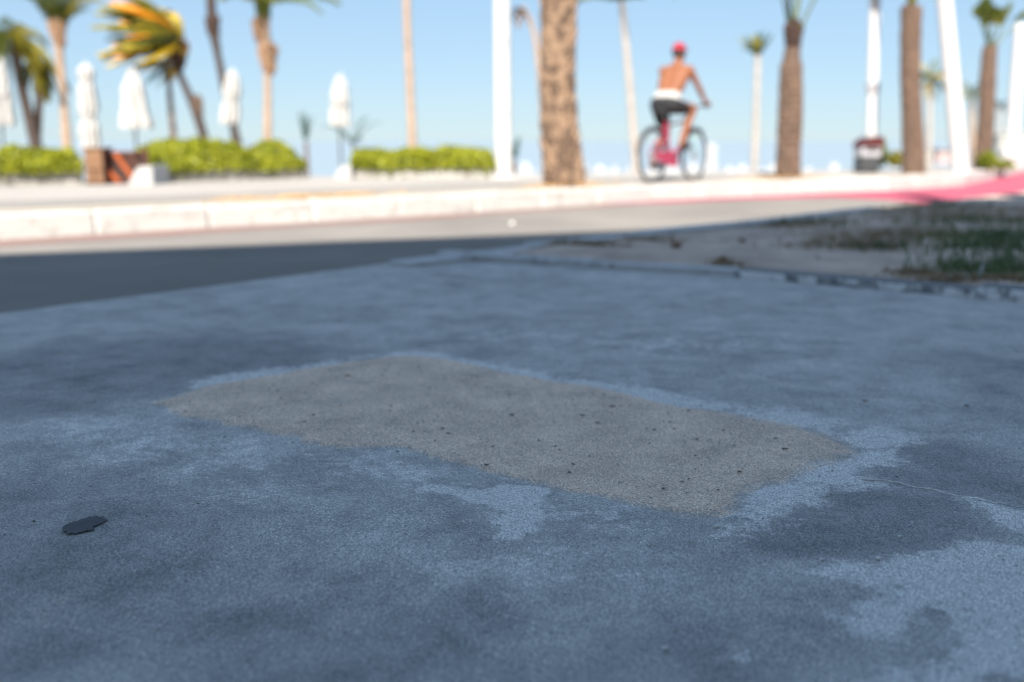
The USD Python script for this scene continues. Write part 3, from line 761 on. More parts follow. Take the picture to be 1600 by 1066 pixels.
for fl in range(4):
    for k in range(18):
        wx = -22 + k * 3.5
        if fl == 0 and k % 5 == 2:
            dr = put('door', MB().box((wx, 0.0, 1.1), (1.0, 0.06, 2.2)).mesh(), 'wood_dark', b_)
            put('handle', MB().box((wx + 0.38, 0.06, 1.05), (0.03, 0.06, 0.14)).mesh(), 'chrome', dr)
            continue
        w_ = put('window', MB().box((wx, 0.004, 1.6 + fl * 2.8), (1.4, 0.06, 1.3)).mesh(), 'dark_glass', b_)
        put('frame', MB().box((wx, 0.02, 0.95 + fl * 2.8), (1.55, 0.12, 0.06)).box((wx, 0.02, 2.26 + fl * 2.8), (1.55, 0.08, 0.06)).box((wx, 0.02, 1.6 + fl * 2.8), (0.05, 0.07, 1.24)).mesh(), 'white_paint', w_)


def lamp_post(label, pts, w0, w1, group=None, y=15.0, base_z=PROM, name='lamp_post', collar=None, box_at=None, head=True):
    base = on(pts[-1][0], pts[-1][1], base_z)
    P = [base] + [at(u, v, base[1]) for u, v in pts[::-1][1:]]
    P = np.array(P)
    t = thing(name, label, 'lamp post', base, 0, group)
    P = P - base
    rr = np.interp(np.arange(len(P)), [0, len(P) - 1], [w1, w0])
    put('pole', MB().tube(P, rr, 20).mesh(), 'white_paint', t, smooth=40)
    put('base_plate', MB().box((0, 0, 0.012), (w1 * 2.9, w1 * 2.9, 0.024)).mesh(), 'white_paint', t)
    for a in range(4):
        put('bolt', MB().tube([(math.cos(a * 1.571 + .785) * w1 * 1.7, math.sin(a * 1.571 + .785) * w1 * 1.7, 0.02), (math.cos(a * 1.571 + .785) * w1 * 1.7, math.sin(a * 1.571 + .785) * w1 * 1.7, 0.05)], 0.012, 6).mesh(), 'grey_metal', t)
    if head:
        top = P[-1]
        put('arm', MB().tube([top + (0, 0, -0.05), top + (-0.5, -0.5, 0.15), top + (-1.1, -1.1, 0.2)], 0.04, 10).mesh(), 'white_paint', t, smooth=40)
        m = rbox((0.7, 0.28, 0.12), 0.04)
        m.apply_transform(rot_z(math.radians(45)))
        m.apply_translation(top + (-1.35, -1.35, 0.18))
        put('lamp_head', m, 'grey_metal', t, smooth=40)
    else:
        put('cap', MB().add(*lathe([(0.0, 0.06), (rr[-1] * 0.7, 0.045), (rr[-1] * 1.01, 0.0), (rr[-1] * 1.01, -0.03)][::-1], 20)).mesh()[0:2] if False else (lathe([(rr[-1] * 1.02, -0.03), (rr[-1] * 1.02, 0.0), (rr[-1] * 0.7, 0.05), (0.001, 0.07)], 20)[0] + P[-1], lathe([(1, 0), (1, 0), (1, 0), (1, 0)], 20)[1]), 'white_paint', t, smooth=40)
    return t, P


# off to the right, out of the frame: the post whose shadow crosses the red lane
tl = thing('utility_pole', 'thick plain concrete utility pole beside the apartment building, outside the frame', 'utility pole', (4.2, 0.8, -0.1))
put('shaft', MB().tube([(0, 0, 0), (0, 0, 6), (0, 0, 12.0)], [0.24, 0.21, 0.18], 18).mesh(), 'bark_grey', tl, smooth=40)
put('cross_arm', MB().box((0, 0, 11.7), (0.12, 1.6, 0.12)).mesh(), 'wood_tan', tl)

# ------------------------------------------------------------------ lamp posts on the promenade
t, P = lamp_post('thick white lamp post between the hedge and the near palm trunk', [(783, -420), (784, 0), (787, 277)], 0.115, 0.132)
for h in (0.95, 2.0):
    put('hatch', MB().box((0.02, -0.124, h), (0.05, 0.022, 0.09)).mesh(), 'grey_metal', t)
t, P = lamp_post('slim white lamp post with a collar band, rising behind the litter bin', [(1376, -420), (1367, 0), (1360.5, 268)], 0.085, 0.098)
k = 0.42
q = np.array([np.interp(k, np.linspace(0, 1, len(P)), P[:, j]) for j in range(3)])
cz = (at(1363.5, 137, on(1360.5, 268, PROM)[1]) - on(1360.5, 268, PROM))
put('collar', (lathe([(0.08, -0.09), (0.115, -0.085), (0.118, 0.08), (0.08, 0.09)], 18)[0] + cz, lathe([(1, 0)] * 4, 18)[1]), 'grey_metal', t, smooth=40)
t, P = lamp_post('leaning white lamp post right of the third palm trunk', [(1425, -420), (1476, 0), (1501, 270)], 0.115, 0.14)
t, P = lamp_post('short white post with round top at the far right edge', [(1594, 42), (1579, 262)], 0.115, 0.13, head=False)
cz = at(1578, 241, on(1579, 262, PROM)[1]) - on(1579, 262, PROM)
m = rbox((0.40, 0.34, 0.18), 0.03)
m.apply_translation(cz)
put('service_box', m, 'white_paint', t, smooth=40)


# ------------------------------------------------------------------ palms
def unit(x):
    return x / (np.linalg.norm(x) + 1e-12)


def feather(origin, d0, length, droop=1.0, wind=(0, 0, 0), n=26, leaf=0.34, w=0.022, rng=R, hang=0.5):
    mb = MB()
    p, d = np.array(origin, float), unit(np.array(d0, float))
    pts, dirs = [p], [d]
    for i in range(n):
        d = unit(d + (np.array([0, 0, -1.0]) * droop + np.array(wind)) * (0.6 + 1.2 * i / n) / n)
        p = p + d * length / n
        pts.append(p)
        dirs.append(d)
    mb.tube(pts, np.linspace(0.022, 0.004, n + 1) * length / 2.2, 5, False)
    V, Fc, k = [], [], 0
    for i in range(3, n + 1):
        t = i / n
        l = leaf * length * 0.55 * (math.sin(math.pi * min(t * 0.86 + 0.14, 1)) ** 0.6 + 0.12)
        side = unit(np.cross(dirs[i], (0, 0, 1.0)) + 1e-6)
        for sgn in (-1, 1):
            for half in (0.0, 0.5):
                o = pts[i] - dirs[i] * half * length / n
                ld = unit(dirs[i] * (0.55 + 0.5 * t) + sgn * side * rng.uniform(0.75, 1.0) + np.array([0, 0, -hang * rng.uniform(0.5, 1.4)]) + np.array(wind) * 0.8)
                tip = o + ld * l * rng.uniform(0.85, 1.1) + np.array([0, 0, -0.12 * l])
                midp = o + ld * l * 0.5
                wv = unit(np.cross(ld, side * sgn + np.array([0, 0, 0.6]))) * w * length / 2.2
                V += [o, midp + wv, tip, midp - wv]
                Fc += [(k, k + 1, k + 2), (k, k + 2, k + 3)]
                k += 4
    mb.add(V, Fc)
    return mb.mesh()


def fan(origin, d0, stem, radius, rng=R, segs=22, droop=0.25):
    mb = MB()
    d = unit(np.array(d0, float))
    p = np.array(origin, float)
    pts = [p]
    for i in range(6):
        d = unit(d + np.array([0, 0, -droop / 6]))
        p = p + d * stem / 6
        pts.append(p)
    mb.tube(pts, np.linspace(0.022, 0.013, 7), 5, False)
    side = unit(np.cross(d, (0, 0, 1.0)) + 1e-6)
    upv = np.cross(side, d)
    V, Fc, k = [], [], 0
    for s_ in range(segs):
        a = math.radians(-125 + 250 * s_ / (segs - 1))
        r = radius * (0.75 + 0.25 * math.cos(a)) * rng.uniform(0.9, 1.05)
        ld = unit(d * math.cos(a) + side * math.sin(a) + upv * 0.18)
        tip = p + ld * r + np.array([0, 0, -0.22 * r])
        midp = p + ld * r * 0.55 + upv * 0.02
        wv = np.cross(ld, upv) * radius * 0.07
        V += [p, midp + wv, tip, midp - wv]
        Fc += [(k, k + 1, k + 2), (k, k + 2, k + 3)]
        k += 4
    mb.add(V, Fc)
    return mb.mesh()


def trunk_mesh(pts, rad, sides=14, ring=0.0, spacing=0.12):
    """Tapered trunk through the given points, with leaf scars as shallow rings."""
    pts, rad = np.array(pts), np.array(rad)
    L = np.concatenate([[0], np.cumsum(np.linalg.norm(np.diff(pts, axis=0), axis=1))])
    n = max(int(L[-1] / 0.05), 8)
    s_ = np.linspace(0, L[-1], n)
    P = np.stack([np.interp(s_, L, pts[:, k]) for k in range(3)], 1)
    P = gaussian_filter(P, (max(n * 0.03, 1), 0), mode='nearest')
    r = gaussian_filter(np.interp(s_, L, rad), 1.5, mode='nearest') * (1 + ring * np.sin(s_ / spacing * 2 * np.pi))
    v, f = MB().tube(P, r, sides).mesh()
    c = np.repeat(P, sides, 0)
    v[:len(c)] += (v[:len(c)] - c) * ((meshkit.fbm(v[:len(c)] * 7, 3, 3) - 0.5) * 0.30)[:, None]
    return (v, f), P, r, s_


def boots(parent, P, r, s_, s0, s1, per_row, row_h, size, mats, rng, splay=0.5, limit=240):
    """Cut leaf bases in spirals: each one a wedge of its own, wider than high, lifting off the trunk."""
    n = 0
    row, s = 0, s0
    while s < s1 and n < limit:
        c = np.array([np.interp(s, s_, P[:, k]) for k in range(3)])
        c2 = np.array([np.interp(min(s + 0.1, s_[-1]), s_, P[:, k]) for k in range(3)])
        ax = unit(c2 - c + (0, 0, 1e-4))
        rad = np.interp(s, s_, r)
        for k in range(per_row):
            a = 2 * math.pi * (k + 0.5 * (row % 2) + 0.13 * row) / per_row + rng.uniform(-0.08, 0.08)
            out = np.array([math.cos(a), math.sin(a), 0])
            out = unit(out - ax * (out @ ax))
            tan = np.cross(ax, out)
            w, h = size * rng.uniform(0.8, 1.15), size * rng.uniform(0.9, 1.4)
            b = c + out * rad * 0.93
            t_ = b + ax * h + out * splay * size * rng.uniform(0.6, 1.2)
            V = [b - tan * w * 0.62, b + tan * w * 0.62, b + tan * w * 0.5 + out * 0.035, b - tan * w * 0.5 + out * 0.035,
                 t_ - tan * w * 0.33 - out * 0.03, t_ + tan * w * 0.33 - out * 0.03, t_ + tan * w * 0.28 + out * 0.015, t_ - tan * w * 0.28 + out * 0.015]
            Fq = [(0, 1, 2, 3), (7, 6, 5, 4), (0, 4, 5, 1), (3, 2, 6, 7), (1, 5, 6, 2), (0, 3, 7, 4)]
            put('leaf_base', MB().add(V, Fq).mesh(), mats[0] if rng.random() < 0.6 else mats[-1], parent)
            n += 1
        row += 1
        s += row_h


def palm(label, pix, y, ground, bark, name='palm_tree', group=None, crown=None, ring=0.05, boot=None, skirt=None, extra_top=None, sides=14):
    """pix: (u, v, width in photograph pixels) from the top down; the foot is carried on to the ground."""
    rng = random.Random(int(pix[0][0] * 7 + y * 13))
    q = [(at(u, v, y), w * mpp(y) / 2) for u, v, w in pix]
    foot, rf_ = q[-1]
    if foot[2] > ground + 0.02:
        up = q[-2][0] - foot
        sl = up[:2] / max(up[2], 0.05)
        g = foot - np.array([sl[0], sl[1], 1.0]) * (foot[2] - ground)
        q.append((g, rf_ * 1.12))
    base = q[-1][0].copy()
    base[2] = ground
    t = thing(name, label, 'palm tree', base, 0, group)
    pts = [p - base for p, _ in q][::-1]
    rad = [r for _, r in q][::-1]
    pts[0][2] = -0.1
    if extra_top is not None:
        pts.append(pts[-1] + np.array(extra_top))
        rad.append(rad[-1] * 0.95)
    tm, P, r, s_ = trunk_mesh(pts, rad, sides, ring)
    put('trunk', tm, bark, t, smooth=35)
    if boot:
        boots(t, P, r, s_, boot.get('from', 0.15), s_[-1] if boot.get('to') is None else boot['to'], boot['n'], boot['row'], boot['size'], boot['mats'], rng, boot.get('splay', 0.5), boot.get('limit', 240))
    top = P[-1]
    if skirt:
        for (u, v, w, h, mt) in skirt:
            c = at(u, v, y) - base
            pr = [(w * 0.3, h * 0.5), (w * 0.62, h * 0.30), (w * 0.5, 0.0), (w * 0.42, -h * 0.3), (w * 0.18, -h * 0.5)]
            sv_, sf_ = lathe([(a * mpp(y), b * mpp(y)) for a, b in pr][::-1], 22, 11, 0.28)
            sv_ = sv_ + (meshkit.fbm(sv_ * 9, 3, 2)[:, None] - 0.5) * 0.12 + c
            put('dead_skirt', (sv_, sf_), mt, t)
    if crown:
        o = top if crown.get('at') is None else at(crown['at'][0], crown['at'][1], y) - base
        for i in range(crown['n']):
            a = crown.get('az', 0.0) + (i + rng.uniform(-0.3, 0.3)) * 2 * math.pi / crown['n'] * crown.get('spread', 1.0)
            e = math.radians(rng.uniform(*crown['elev']))
            d = np.array([math.cos(a) * math.cos(e), math.sin(a) * math.cos(e), math.sin(e)])
            mt = rng.choice(crown['mats'])
            L = crown['len'] * rng.uniform(crown.get('vary', 0.8), 1.1)
            if crown['kind'] == 'feather':
                g = feather(o, d, L, crown.get('droop', 1.0) * rng.uniform(0.8, 1.2), crown.get('wind', (0, 0, 0)), leaf=crown.get('leaf', 0.34), rng=rng, hang=crown.get('hang', 0.5), w=crown.get('w', 0.022))
            else:
                g = fan(o, d, L, crown.get('fan', 0.5), rng)
            put('frond', g, mt, t)
        if crown.get('coconuts'):
            for i in range(crown['coconuts']):
                a = i * 2.4
                m = trimesh.creation.icosphere(2, 0.12)
                m.vertices *= (1, 1, 1.2)
                m.apply_translation(o + (math.cos(a) * 0.2, math.sin(a) * 0.2, -0.2 - 0.05 * (i % 3)))
                put('coconut', m, 'frond_olive', t, smooth=True)
    return t


GREEN, OLIVE, LIME = 'frond_green', 'frond_olive', 'frond_yellow'
fanc = dict(kind='fan', n=15, elev=(5, 75), len=0.75, fan=0.55, mats=[GREEN, GREEN, OLIVE])
# palms standing on the promenade
palm('thick palm trunk with criss-cross leaf bases in front of the cyclist path', [(873, -60, 48), (873, 60, 46), (871, 120, 43), (872, 190, 51), (879, 250, 54), (885, 291, 60)], 12.3, PROM, 'bark_tan',
     boot=dict(n=9, row=0.092, size=0.105, mats=['bark_tan', 'bark_tan_dark'], splay=0.42, limit=295, **{'from': 0.05}), crown=dict(fanc, n=18), extra_top=(0.05, 0.15, 4.4), ring=0.02)
palm('brown palm trunk with dark shaggy top right of the cyclist', [(1238, 72, 24), (1236, 110, 29), (1235, 180, 34), (1232, 240, 32), (1231, 279, 37)], 15.0, PROM, 'bark_brown',
     boot=dict(n=8, row=0.10, size=0.095, mats=['bark_brown', 'bark_tan_dark'], splay=0.10, limit=200, to=1.75, **{'from': 0.05}), crown=dict(fanc, n=6, elev=(66, 88), len=1.5, mats=['frond_dark', GREEN], fan=0.45), skirt=[(1239, 62, 26, 62, 'dead_dark')], ring=0.02)
palm('brown palm trunk left of the leaning lamp post', [(1424, 18, 25), (1423, 60, 25), (1422, 120, 23), (1425, 180, 24), (1427, 230, 28), (1428, 271, 31)], 17.0, PROM, 'bark_brown',
     boot=dict(n=8, row=0.12, size=0.12, mats=['bark_brown', 'bark_tan_dark'], splay=0.20, limit=220, **{'from': 0.05}), crown=dict(fanc, n=9, elev=(70, 88), len=1.8), ring=0.02)
palm('brown palm trunk with thin stalks and two tufts on top, at far right', [(1546, 80, 16), (1543, 130, 19), (1540, 200, 20), (1534, 266, 22)], 19.8, PROM, 'bark_brown',
     boot=dict(n=7, row=0.12, size=0.12, mats=['bark_brown', 'bark_tan_dark'], splay=0.18, limit=180, **{'from': 0.05}), crown=dict(fanc, n=7, elev=(50, 80), len=0.85, fan=0.34, spread=1.0, mats=[OLIVE, GREEN]), ring=0.02)

# palms on the beach behind the hedges
palm('thin pale palm trunk with ringed bark left of the thick lamp post', [(634, -30, 11), (637, 60, 12), (641, 150, 12), (645, 235, 13)], 31, BEACH, 'bark_pale', crown=dict(kind='feather', n=14, elev=(-10, 70), len=2.6, droop=1.5, mats=[GREEN, OLIVE]), extra_top=(-0.05, 0, 1.6))
palm('slender pale palm trunk left of the cyclist', [(971, -2, 9), (978, 70, 11), (986, 160, 12), (994, 262, 13)], 31, BEACH, 'bark_grey', crown=dict(kind='feather', n=12, elev=(15, 75), len=2.2, droop=1.4, mats=['frond_dark', GREEN]))
palm('slim grey palm with a small ragged crown between cyclist and brown palm', [(1184, 84, 9), (1183, 130, 9), (1181, 200, 10), (1178, 276, 11)], 38, BEACH, 'bark_grey', crown=dict(kind='feather', n=11, elev=(40, 85), len=0.95, droop=0.8, mats=[OLIVE, 'frond_teal', GREEN]), skirt=[(1183, 74, 12, 34, 'frond_olive')])
palm('thin palm with withered drooping head bent left behind the thick palm trunk', [(812, 8, 8), (822, 18, 7), (832, 40, 7), (838, 70, 8), (845, 130, 9), (850, 200, 10), (853, 275, 11)], 27, BEACH, 'bark_pale', crown=dict(kind='feather', n=9, elev=(-75, 0), len=0.55, droop=1.5, mats=['dead_dark', 'frond_dead'], az=math.pi * 0.6, spread=0.6))
palm('upright palm with tan dead skirt and bulging leaf bases above the middle hedge', [(411, -30, 14), (412, 30, 15), (416, 60, 15), (418, 120, 11), (418, 225, 13)], 29, BEACH, 'bark_pale', crown=dict(kind='feather', n=13, elev=(10, 80), len=2.2, droop=1.2, mats=[GREEN, OLIVE], at=(412, 5)), skirt=[(419, 92, 28, 52, 'dead_fibre'), (408, 48, 24, 44, 'dead_fibre'), (412, 14, 24, 40, 'frond_green')])
palm('palm with pale trunk and wide green crown left of the tall folded parasol', [(90, 62, 15), (92, 80, 13), (98, 140, 12), (105, 232, 14)], 31, BEACH, 'bark_pale', crown=dict(kind='feather', n=16, elev=(52, 88), len=1.8, droop=1.1, mats=[GREEN, OLIVE, 'frond_dark'], at=(91, 42)), skirt=[(91, 52, 24, 50, 'dead_fibre')])
palm('leafy palm with long drooping green crown at the left edge', [(24, 70, 15), (30, 120, 15), (42, 170, 16), (56, 225, 18)], 30.5, BEACH, 'bark_dark', crown=dict(kind='feather', n=34, elev=(-30, 62), len=1.9, droop=2.2, mats=[GREEN, OLIVE, OLIVE], at=(14, 60), hang=0.9))
palm('dark short palm trunk with hanging olive fronds at the left edge', [(60, 88, 14), (62, 140, 12), (60, 180, 12), (55, 228, 17)], 31, BEACH, 'bark_brown', crown=dict(kind='feather', n=14, elev=(-70, 0), len=1.3, droop=2.0, mats=[OLIVE, OLIVE, 'frond_dark'], az=2.0, hang=0.8, w=0.035))
palm('wind-swept palm with yellow and orange fronds blown to the left', [(278, 92, 14), (279, 112, 10), (296, 150, 12), (309, 182, 15), (322, 226, 14)], 30.5, BEACH, 'bark_dark', crown=dict(kind='feather', n=120, elev=(-22, 60), len=2.3, droop=0.45, wind=(-1.3, 0, 0.0), mats=[OLIVE, LIME, LIME, GREEN, OLIVE, OLIVE, GREEN, 'frond_orange', 'frond_dark', LIME, 'frond_orange'], at=(281, 62), az=math.pi * 0.42, spread=0.58, hang=0.45, leaf=0.34, w=0.036, vary=0.40), skirt=[(278, 92, 22, 40, 'dead_dark'), (309, 170, 14, 42, 'bark_brown')])
palm('slimmer palm with yellow tuft just left of the dark leaning trunk', [(261, 98, 10), (264, 130, 8), (268, 180, 9), (273, 228, 10)], 31, BEACH, 'bark_brown', crown=dict(kind='feather', n=12, elev=(-25, 40), len=1.3, droop=1.2, wind=(-1.6, 0, 0), mats=[LIME, 'frond_teal', OLIVE], az=math.pi * 0.4, spread=0.8))
palm('dark leaning palm trunk passing behind the third folded parasol', [(327, -30, 14), (331, 20, 15), (334, 52, 15), (341, 90, 11), (351, 140, 12), (372, 226, 13)], 31, BEACH, 'bark_dark', crown=dict(kind='feather', n=14, elev=(10, 75), len=2.3, droop=1.3, wind=(-0.8, 0, 0), mats=['frond_dark', GREEN]), skirt=[(333, 42, 20, 40, 'dead_dark')], extra_top=(-0.05, 0, 0.7))
palm('young palm with an upright dark green spear in the gap between hedges', [(478, 222, 6), (479, 240, 6)], 24, BEACH, 'bark_brown', crown=dict(kind='feather', n=8, elev=(72, 89), len=0.70, droop=0.3, mats=['frond_teal', 'frond_teal', 'frond_dark'], hang=0.1, w=0.012, leaf=0.22), extra_top=(0, 0, 0.02))
palm('small young palm with arching blue-green fronds under the fourth parasol', [(552, 228, 4), (553, 245, 4)], 24, BEACH, 'bark_brown', crown=dict(kind='feather', n=5, elev=(15, 75), len=1.0, droop=1.6, mats=['frond_teal'], hang=0.3, w=0.008, leaf=0.2))
palm('small dark palm sprig against the thick lamp post', [(803, 250, 6), (804, 268, 7)], 24, BEACH, 'bark_brown', crown=dict(kind='feather', n=5, elev=(70, 88), len=0.6, droop=0.4, mats=['frond_teal'], hang=0.1))
palm('far palm with round yellow-green crown left of the leaning post', [(1453, 128, 7), (1453, 180, 8), (1452, 262, 9)], 44, BEACH, 'bark_grey', crown=dict(kind='feather', n=18, elev=(-40, 75), len=1.25, droop=1.4, mats=[GREEN, OLIVE, 'frond_dark', LIME], at=(1455, 124)))
palm('far palm with small green crown left of the far right palm trunk', [(1518, 150, 6), (1519, 200, 8), (1521, 262, 9)], 46, BEACH, 'bark_pale', crown=dict(kind='feather', n=14, elev=(-35, 80), len=0.95, droop=1.3, mats=[GREEN, 'frond_dark', OLIVE], at=(1517, 143)))
palm('tiny far palm with dark crown right of the far right palm trunk', [(1563, 162, 5), (1563, 200, 5), (1563, 262, 6)], 60, BEACH, 'bark_grey', crown=dict(kind='feather', n=12, elev=(-30, 80), len=0.75, droop=1.2, mats=['frond_teal', 'frond_dark']))


# ------------------------------------------------------------------ folded parasols
def parasol(label, y, cx, prof, pole_to, tilt=0.0, knot=None, skew=0.0, sides=48):
    """prof: (half width, height) in photograph pixels measured on the canopy from top to bottom."""
    k = mpp(y)
    top = at(cx + tilt, prof[0][1], y)
    bot = at(cx, prof[-1][1], y)
    base = np.array([bot[0], y, BEACH])
    t = thing('parasol', label, 'parasol', base, 0, 'folded white parasols behind the hedges')
    zs = np.array([at(cx, v, y)[2] for _, v in prof])
    hw = np.array([w for w, _ in prof]) * k
    f = np.linspace(0, 1, len(zs) * 6)
    zz = np.interp(f, np.linspace(0, 1, len(zs)), zs)
    ww = gaussian_filter(np.interp(f, np.linspace(0, 1, len(hw)), hw), 1.2, mode='nearest')
    sh_ = np.zeros((len(f), 2))
    sh_[:, 0] = (1 - f) * (top[0] - bot[0]) + skew * k * np.clip(f - 0.5, 0, 1) * 2
    a, b = lathe(np.stack([ww, zz - BEACH], 1)[::-1], sides, 8, 0.36, sh_[::-1])
    a[:, :2] += (meshkit.fbm(a * 5, 3, 4)[:, None] - 0.5) * 0.06
    put('canopy', (a, b), 'white_canvas', t, smooth=60)
    pole = MB().tube([(0, 0, 0), (0, 0, zs[-1] - BEACH + 0.2), ((top[0] - bot[0]) * 0.95, 0, zs[0] - BEACH)], [0.03, 0.028, 0.02], 10)
    put('pole', pole.mesh(), 'dark_metal' if pole_to else 'white_paint', t, smooth=40)
    put('finial', MB().tube([((top[0] - bot[0]), 0, zs[0] - BEACH - 0.02), ((top[0] - bot[0]), 0, zs[0] - BEACH + 0.06)], [0.035, 0.012], 8).mesh(), 'white_paint', t, smooth=40)
    for kv in (knot or []):
        f_ = np.interp(kv, [p[1] for p in prof], np.linspace(0, 1, len(prof)))
        w_ = np.interp(f_, f, ww)
        z_ = np.interp(f_, f, zz) - BEACH
        x_ = np.interp(f_, f, sh_[:, 0])
        put('strap', (lathe([(w_ * 0.90, -0.03), (w_ * 0.99, -0.028), (w_ * 0.99, 0.028), (w_ * 0.90, 0.03)], 24)[0] + (x_, 0, z_), lathe([(1, 0)] * 4, 24)[1]), 'white_canvas', t, smooth=40)
    put('base', (lathe([(0.001, 0.0), (0.28, 0.0), (0.28, 0.06), (0.06, 0.1), (0.04, 0.3), (0.001, 0.3)], 20)), 'grey_metal', t, smooth=40)


parasol('folded white parasol cut off by the left edge', 24.5, 2, [(3, 94), (8, 110), (14, 145), (16, 165), (20, 192), (19, 197)], True, knot=[148])
parasol('tall folded white parasol tied into three bulges, behind the timber box', 24.5, 142, [(4, 100), (12, 108), (13, 118), (9, 127), (13, 136), (15, 160), (14, 176), (10, 184), (15, 196), (15, 215), (13, 234)], False, tilt=-8, knot=[127, 184])
parasol('folded white parasol flaring wide at the right hem, on a dark pole', 24.5, 211, [(3, 108), (9, 116), (17, 138), (18, 152), (20, 172), (25, 194), (24, 201)], True, tilt=-4, skew=3)
parasol('folded white parasol above the middle hedge, on a brown pole', 26, 361, [(3, 110), (9, 117), (13, 135), (14, 148), (11, 155), (14, 165), (16, 188), (14, 194)], True, tilt=3, knot=[155], skew=-3)
parasol('folded white parasol standing alone in the gap between hedges', 26, 531, [(3, 118), (9, 125), (14, 148), (15, 158), (14, 163), (15, 172), (17, 194), (16, 198)], True, tilt=1, knot=[162])


# ------------------------------------------------------------------ hedges in low planters
def hedge(label, wlabel, a, b, top_v, wall_v, n, seed, endcap=None):
    rng = np.random.RandomState(seed)
    A, B = on(a[0], a[1], PROM), on(b[0], b[1], PROM)
    d = B - A
    L = np.linalg.norm(d)
    u = d / L
    nrm = np.array([-u[1], u[0], 0])
    ym = (A[1] + B[1]) / 2
    hw = at(a[0], wall_v, A[1])[2] - PROM
    ht = at((a[0] + b[0]) / 2, top_v, ym + 0.25)[2] - PROM
    w = thing('planter', wlabel, 'planter', A, math.degrees(math.atan2(u[1], u[0])))
    m = rbox((L, 0.10, hw), 0.012)
    m.apply_translation((L / 2, 0.05, hw / 2))
    put('front_wall', m, 'planter_render', w, smooth=40)
    m = rbox((L, 0.10, hw * 0.96), 0.012)
    m.apply_translation((L / 2, 0.65, hw * 0.48))
    put('back_wall', m, 'planter_render', w, smooth=40)
    for x in (0.045, L - 0.045):
        m = rbox((0.09, 0.49, hw * 0.98), 0.012)
        m.apply_translation((x, 0.35, hw * 0.49))
        put('end_wall', m, 'planter_render', w, smooth=40)
    put('soil', MB().box((L / 2, 0.35, hw * 0.4), (L - 0.19, 0.49, hw * 0.7)).mesh(), 'soil', w)
    h = thing('hedge', label, 'hedge', A, math.degrees(math.atan2(u[1], u[0])))
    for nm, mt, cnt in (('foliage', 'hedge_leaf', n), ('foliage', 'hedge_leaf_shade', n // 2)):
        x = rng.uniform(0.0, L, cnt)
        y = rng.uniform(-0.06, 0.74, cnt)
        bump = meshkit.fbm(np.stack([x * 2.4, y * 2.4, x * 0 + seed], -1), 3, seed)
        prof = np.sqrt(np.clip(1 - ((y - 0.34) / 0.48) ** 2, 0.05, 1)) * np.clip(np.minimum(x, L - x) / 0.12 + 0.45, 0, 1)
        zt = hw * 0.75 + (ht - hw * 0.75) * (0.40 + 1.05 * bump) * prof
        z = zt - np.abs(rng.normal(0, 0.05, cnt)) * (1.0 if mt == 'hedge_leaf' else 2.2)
        spill = rng.random_sample(cnt) < 0.16
        y[spill] = rng.uniform(-0.09, 0.02, spill.sum())
        z[spill] = rng.uniform(0.45, 1.0, spill.sum()) * hw * (0.6 + 0.8 * bump[spill]) + 0.06
        C = np.stack([x, y, np.maximum(z, hw * 0.35)], 1)
        V, Fc = np.zeros((cnt, 4, 3)), []
        D = rng.normal(0, 1, (cnt, 3)) + (0, -0.4, 0.5)
        D /= np.linalg.norm(D, axis=1, keepdims=True)
        S = np.cross(D, rng.normal(0, 1, (cnt, 3)))
        S /= np.linalg.norm(S, axis=1, keepdims=True)
        l = rng.uniform(0.025, 0.05, (cnt, 1))
        V[:, 0], V[:, 1], V[:, 2], V[:, 3] = C - D * l, C + S * l * 0.5, C + D * l, C - S * l * 0.5
        k = np.arange(cnt)[:, None] * 4
        Fc = np.concatenate([k + [[0, 1, 2]], k + [[0, 2, 3]]], 1).reshape(-1, 3)
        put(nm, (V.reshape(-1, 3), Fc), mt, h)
    st = MB()
    for i in range(int(L * 9)):
        x = rng.uniform(0.1, L - 0.1)
        y = rng.uniform(0.12, 0.58)
        st.tube([(x, y, hw * 0.6), (x + rng.uniform(-.06, .06), y + rng.uniform(-.08, .08), ht * 0.95)], [0.008, 0.004], 5, False)
    put('stems', st.mesh(), 'bark_brown', h)
    return A, B, hw


hedge('lime green hedge at the left edge, left of the timber box', 'low grey-white planter under the left hedge', (-60, 292.5), (131, 287.5), 228, 264, 5200, 3)
hedge('lime green hedge in the middle, below the third parasol', 'low grey-white planter under the middle hedge', (236, 286), (476, 278.5), 224, 264, 7000, 5)
hedge('lime green hedge right of the gap, ending at the thick lamp post', 'low pale planter under the right hedge', (548, 278.5), (774, 277.5), 230, 260, 6400, 8)


def ramp_block(label, u0, u1, vt, v, flip=False, slope=0.55):
    p, q = on(u0, v, PROM), on(u1, v, PROM)
    L = q[0] - p[0]
    h = at(u1, vt, q[1])[2] - PROM
    pts = [(0, 0), (L, 0), (L, h), (L * slope, h), (L * slope * 0.7, h * 0.86), (L * 0.08, h * 0.12)]
    m = trimesh.creation.extrude_polygon(Polygon(pts), 0.62, engine='earcut')
    m.apply_transform(trimesh.transformations.rotation_matrix(math.pi / 2, (1, 0, 0)))
    m.apply_translation((p[0], p[1] + 0.60, PROM))
    tag(put('end_block', m, 'white_canvas'), label, 'wall end')


ramp_block('sloping white wall end between the timber gate and the middle hedge', 200, 240, 260, 289)
ramp_block('small sloping white wall end at the left tip of the right hedge', 521, 549, 259, 279.5)

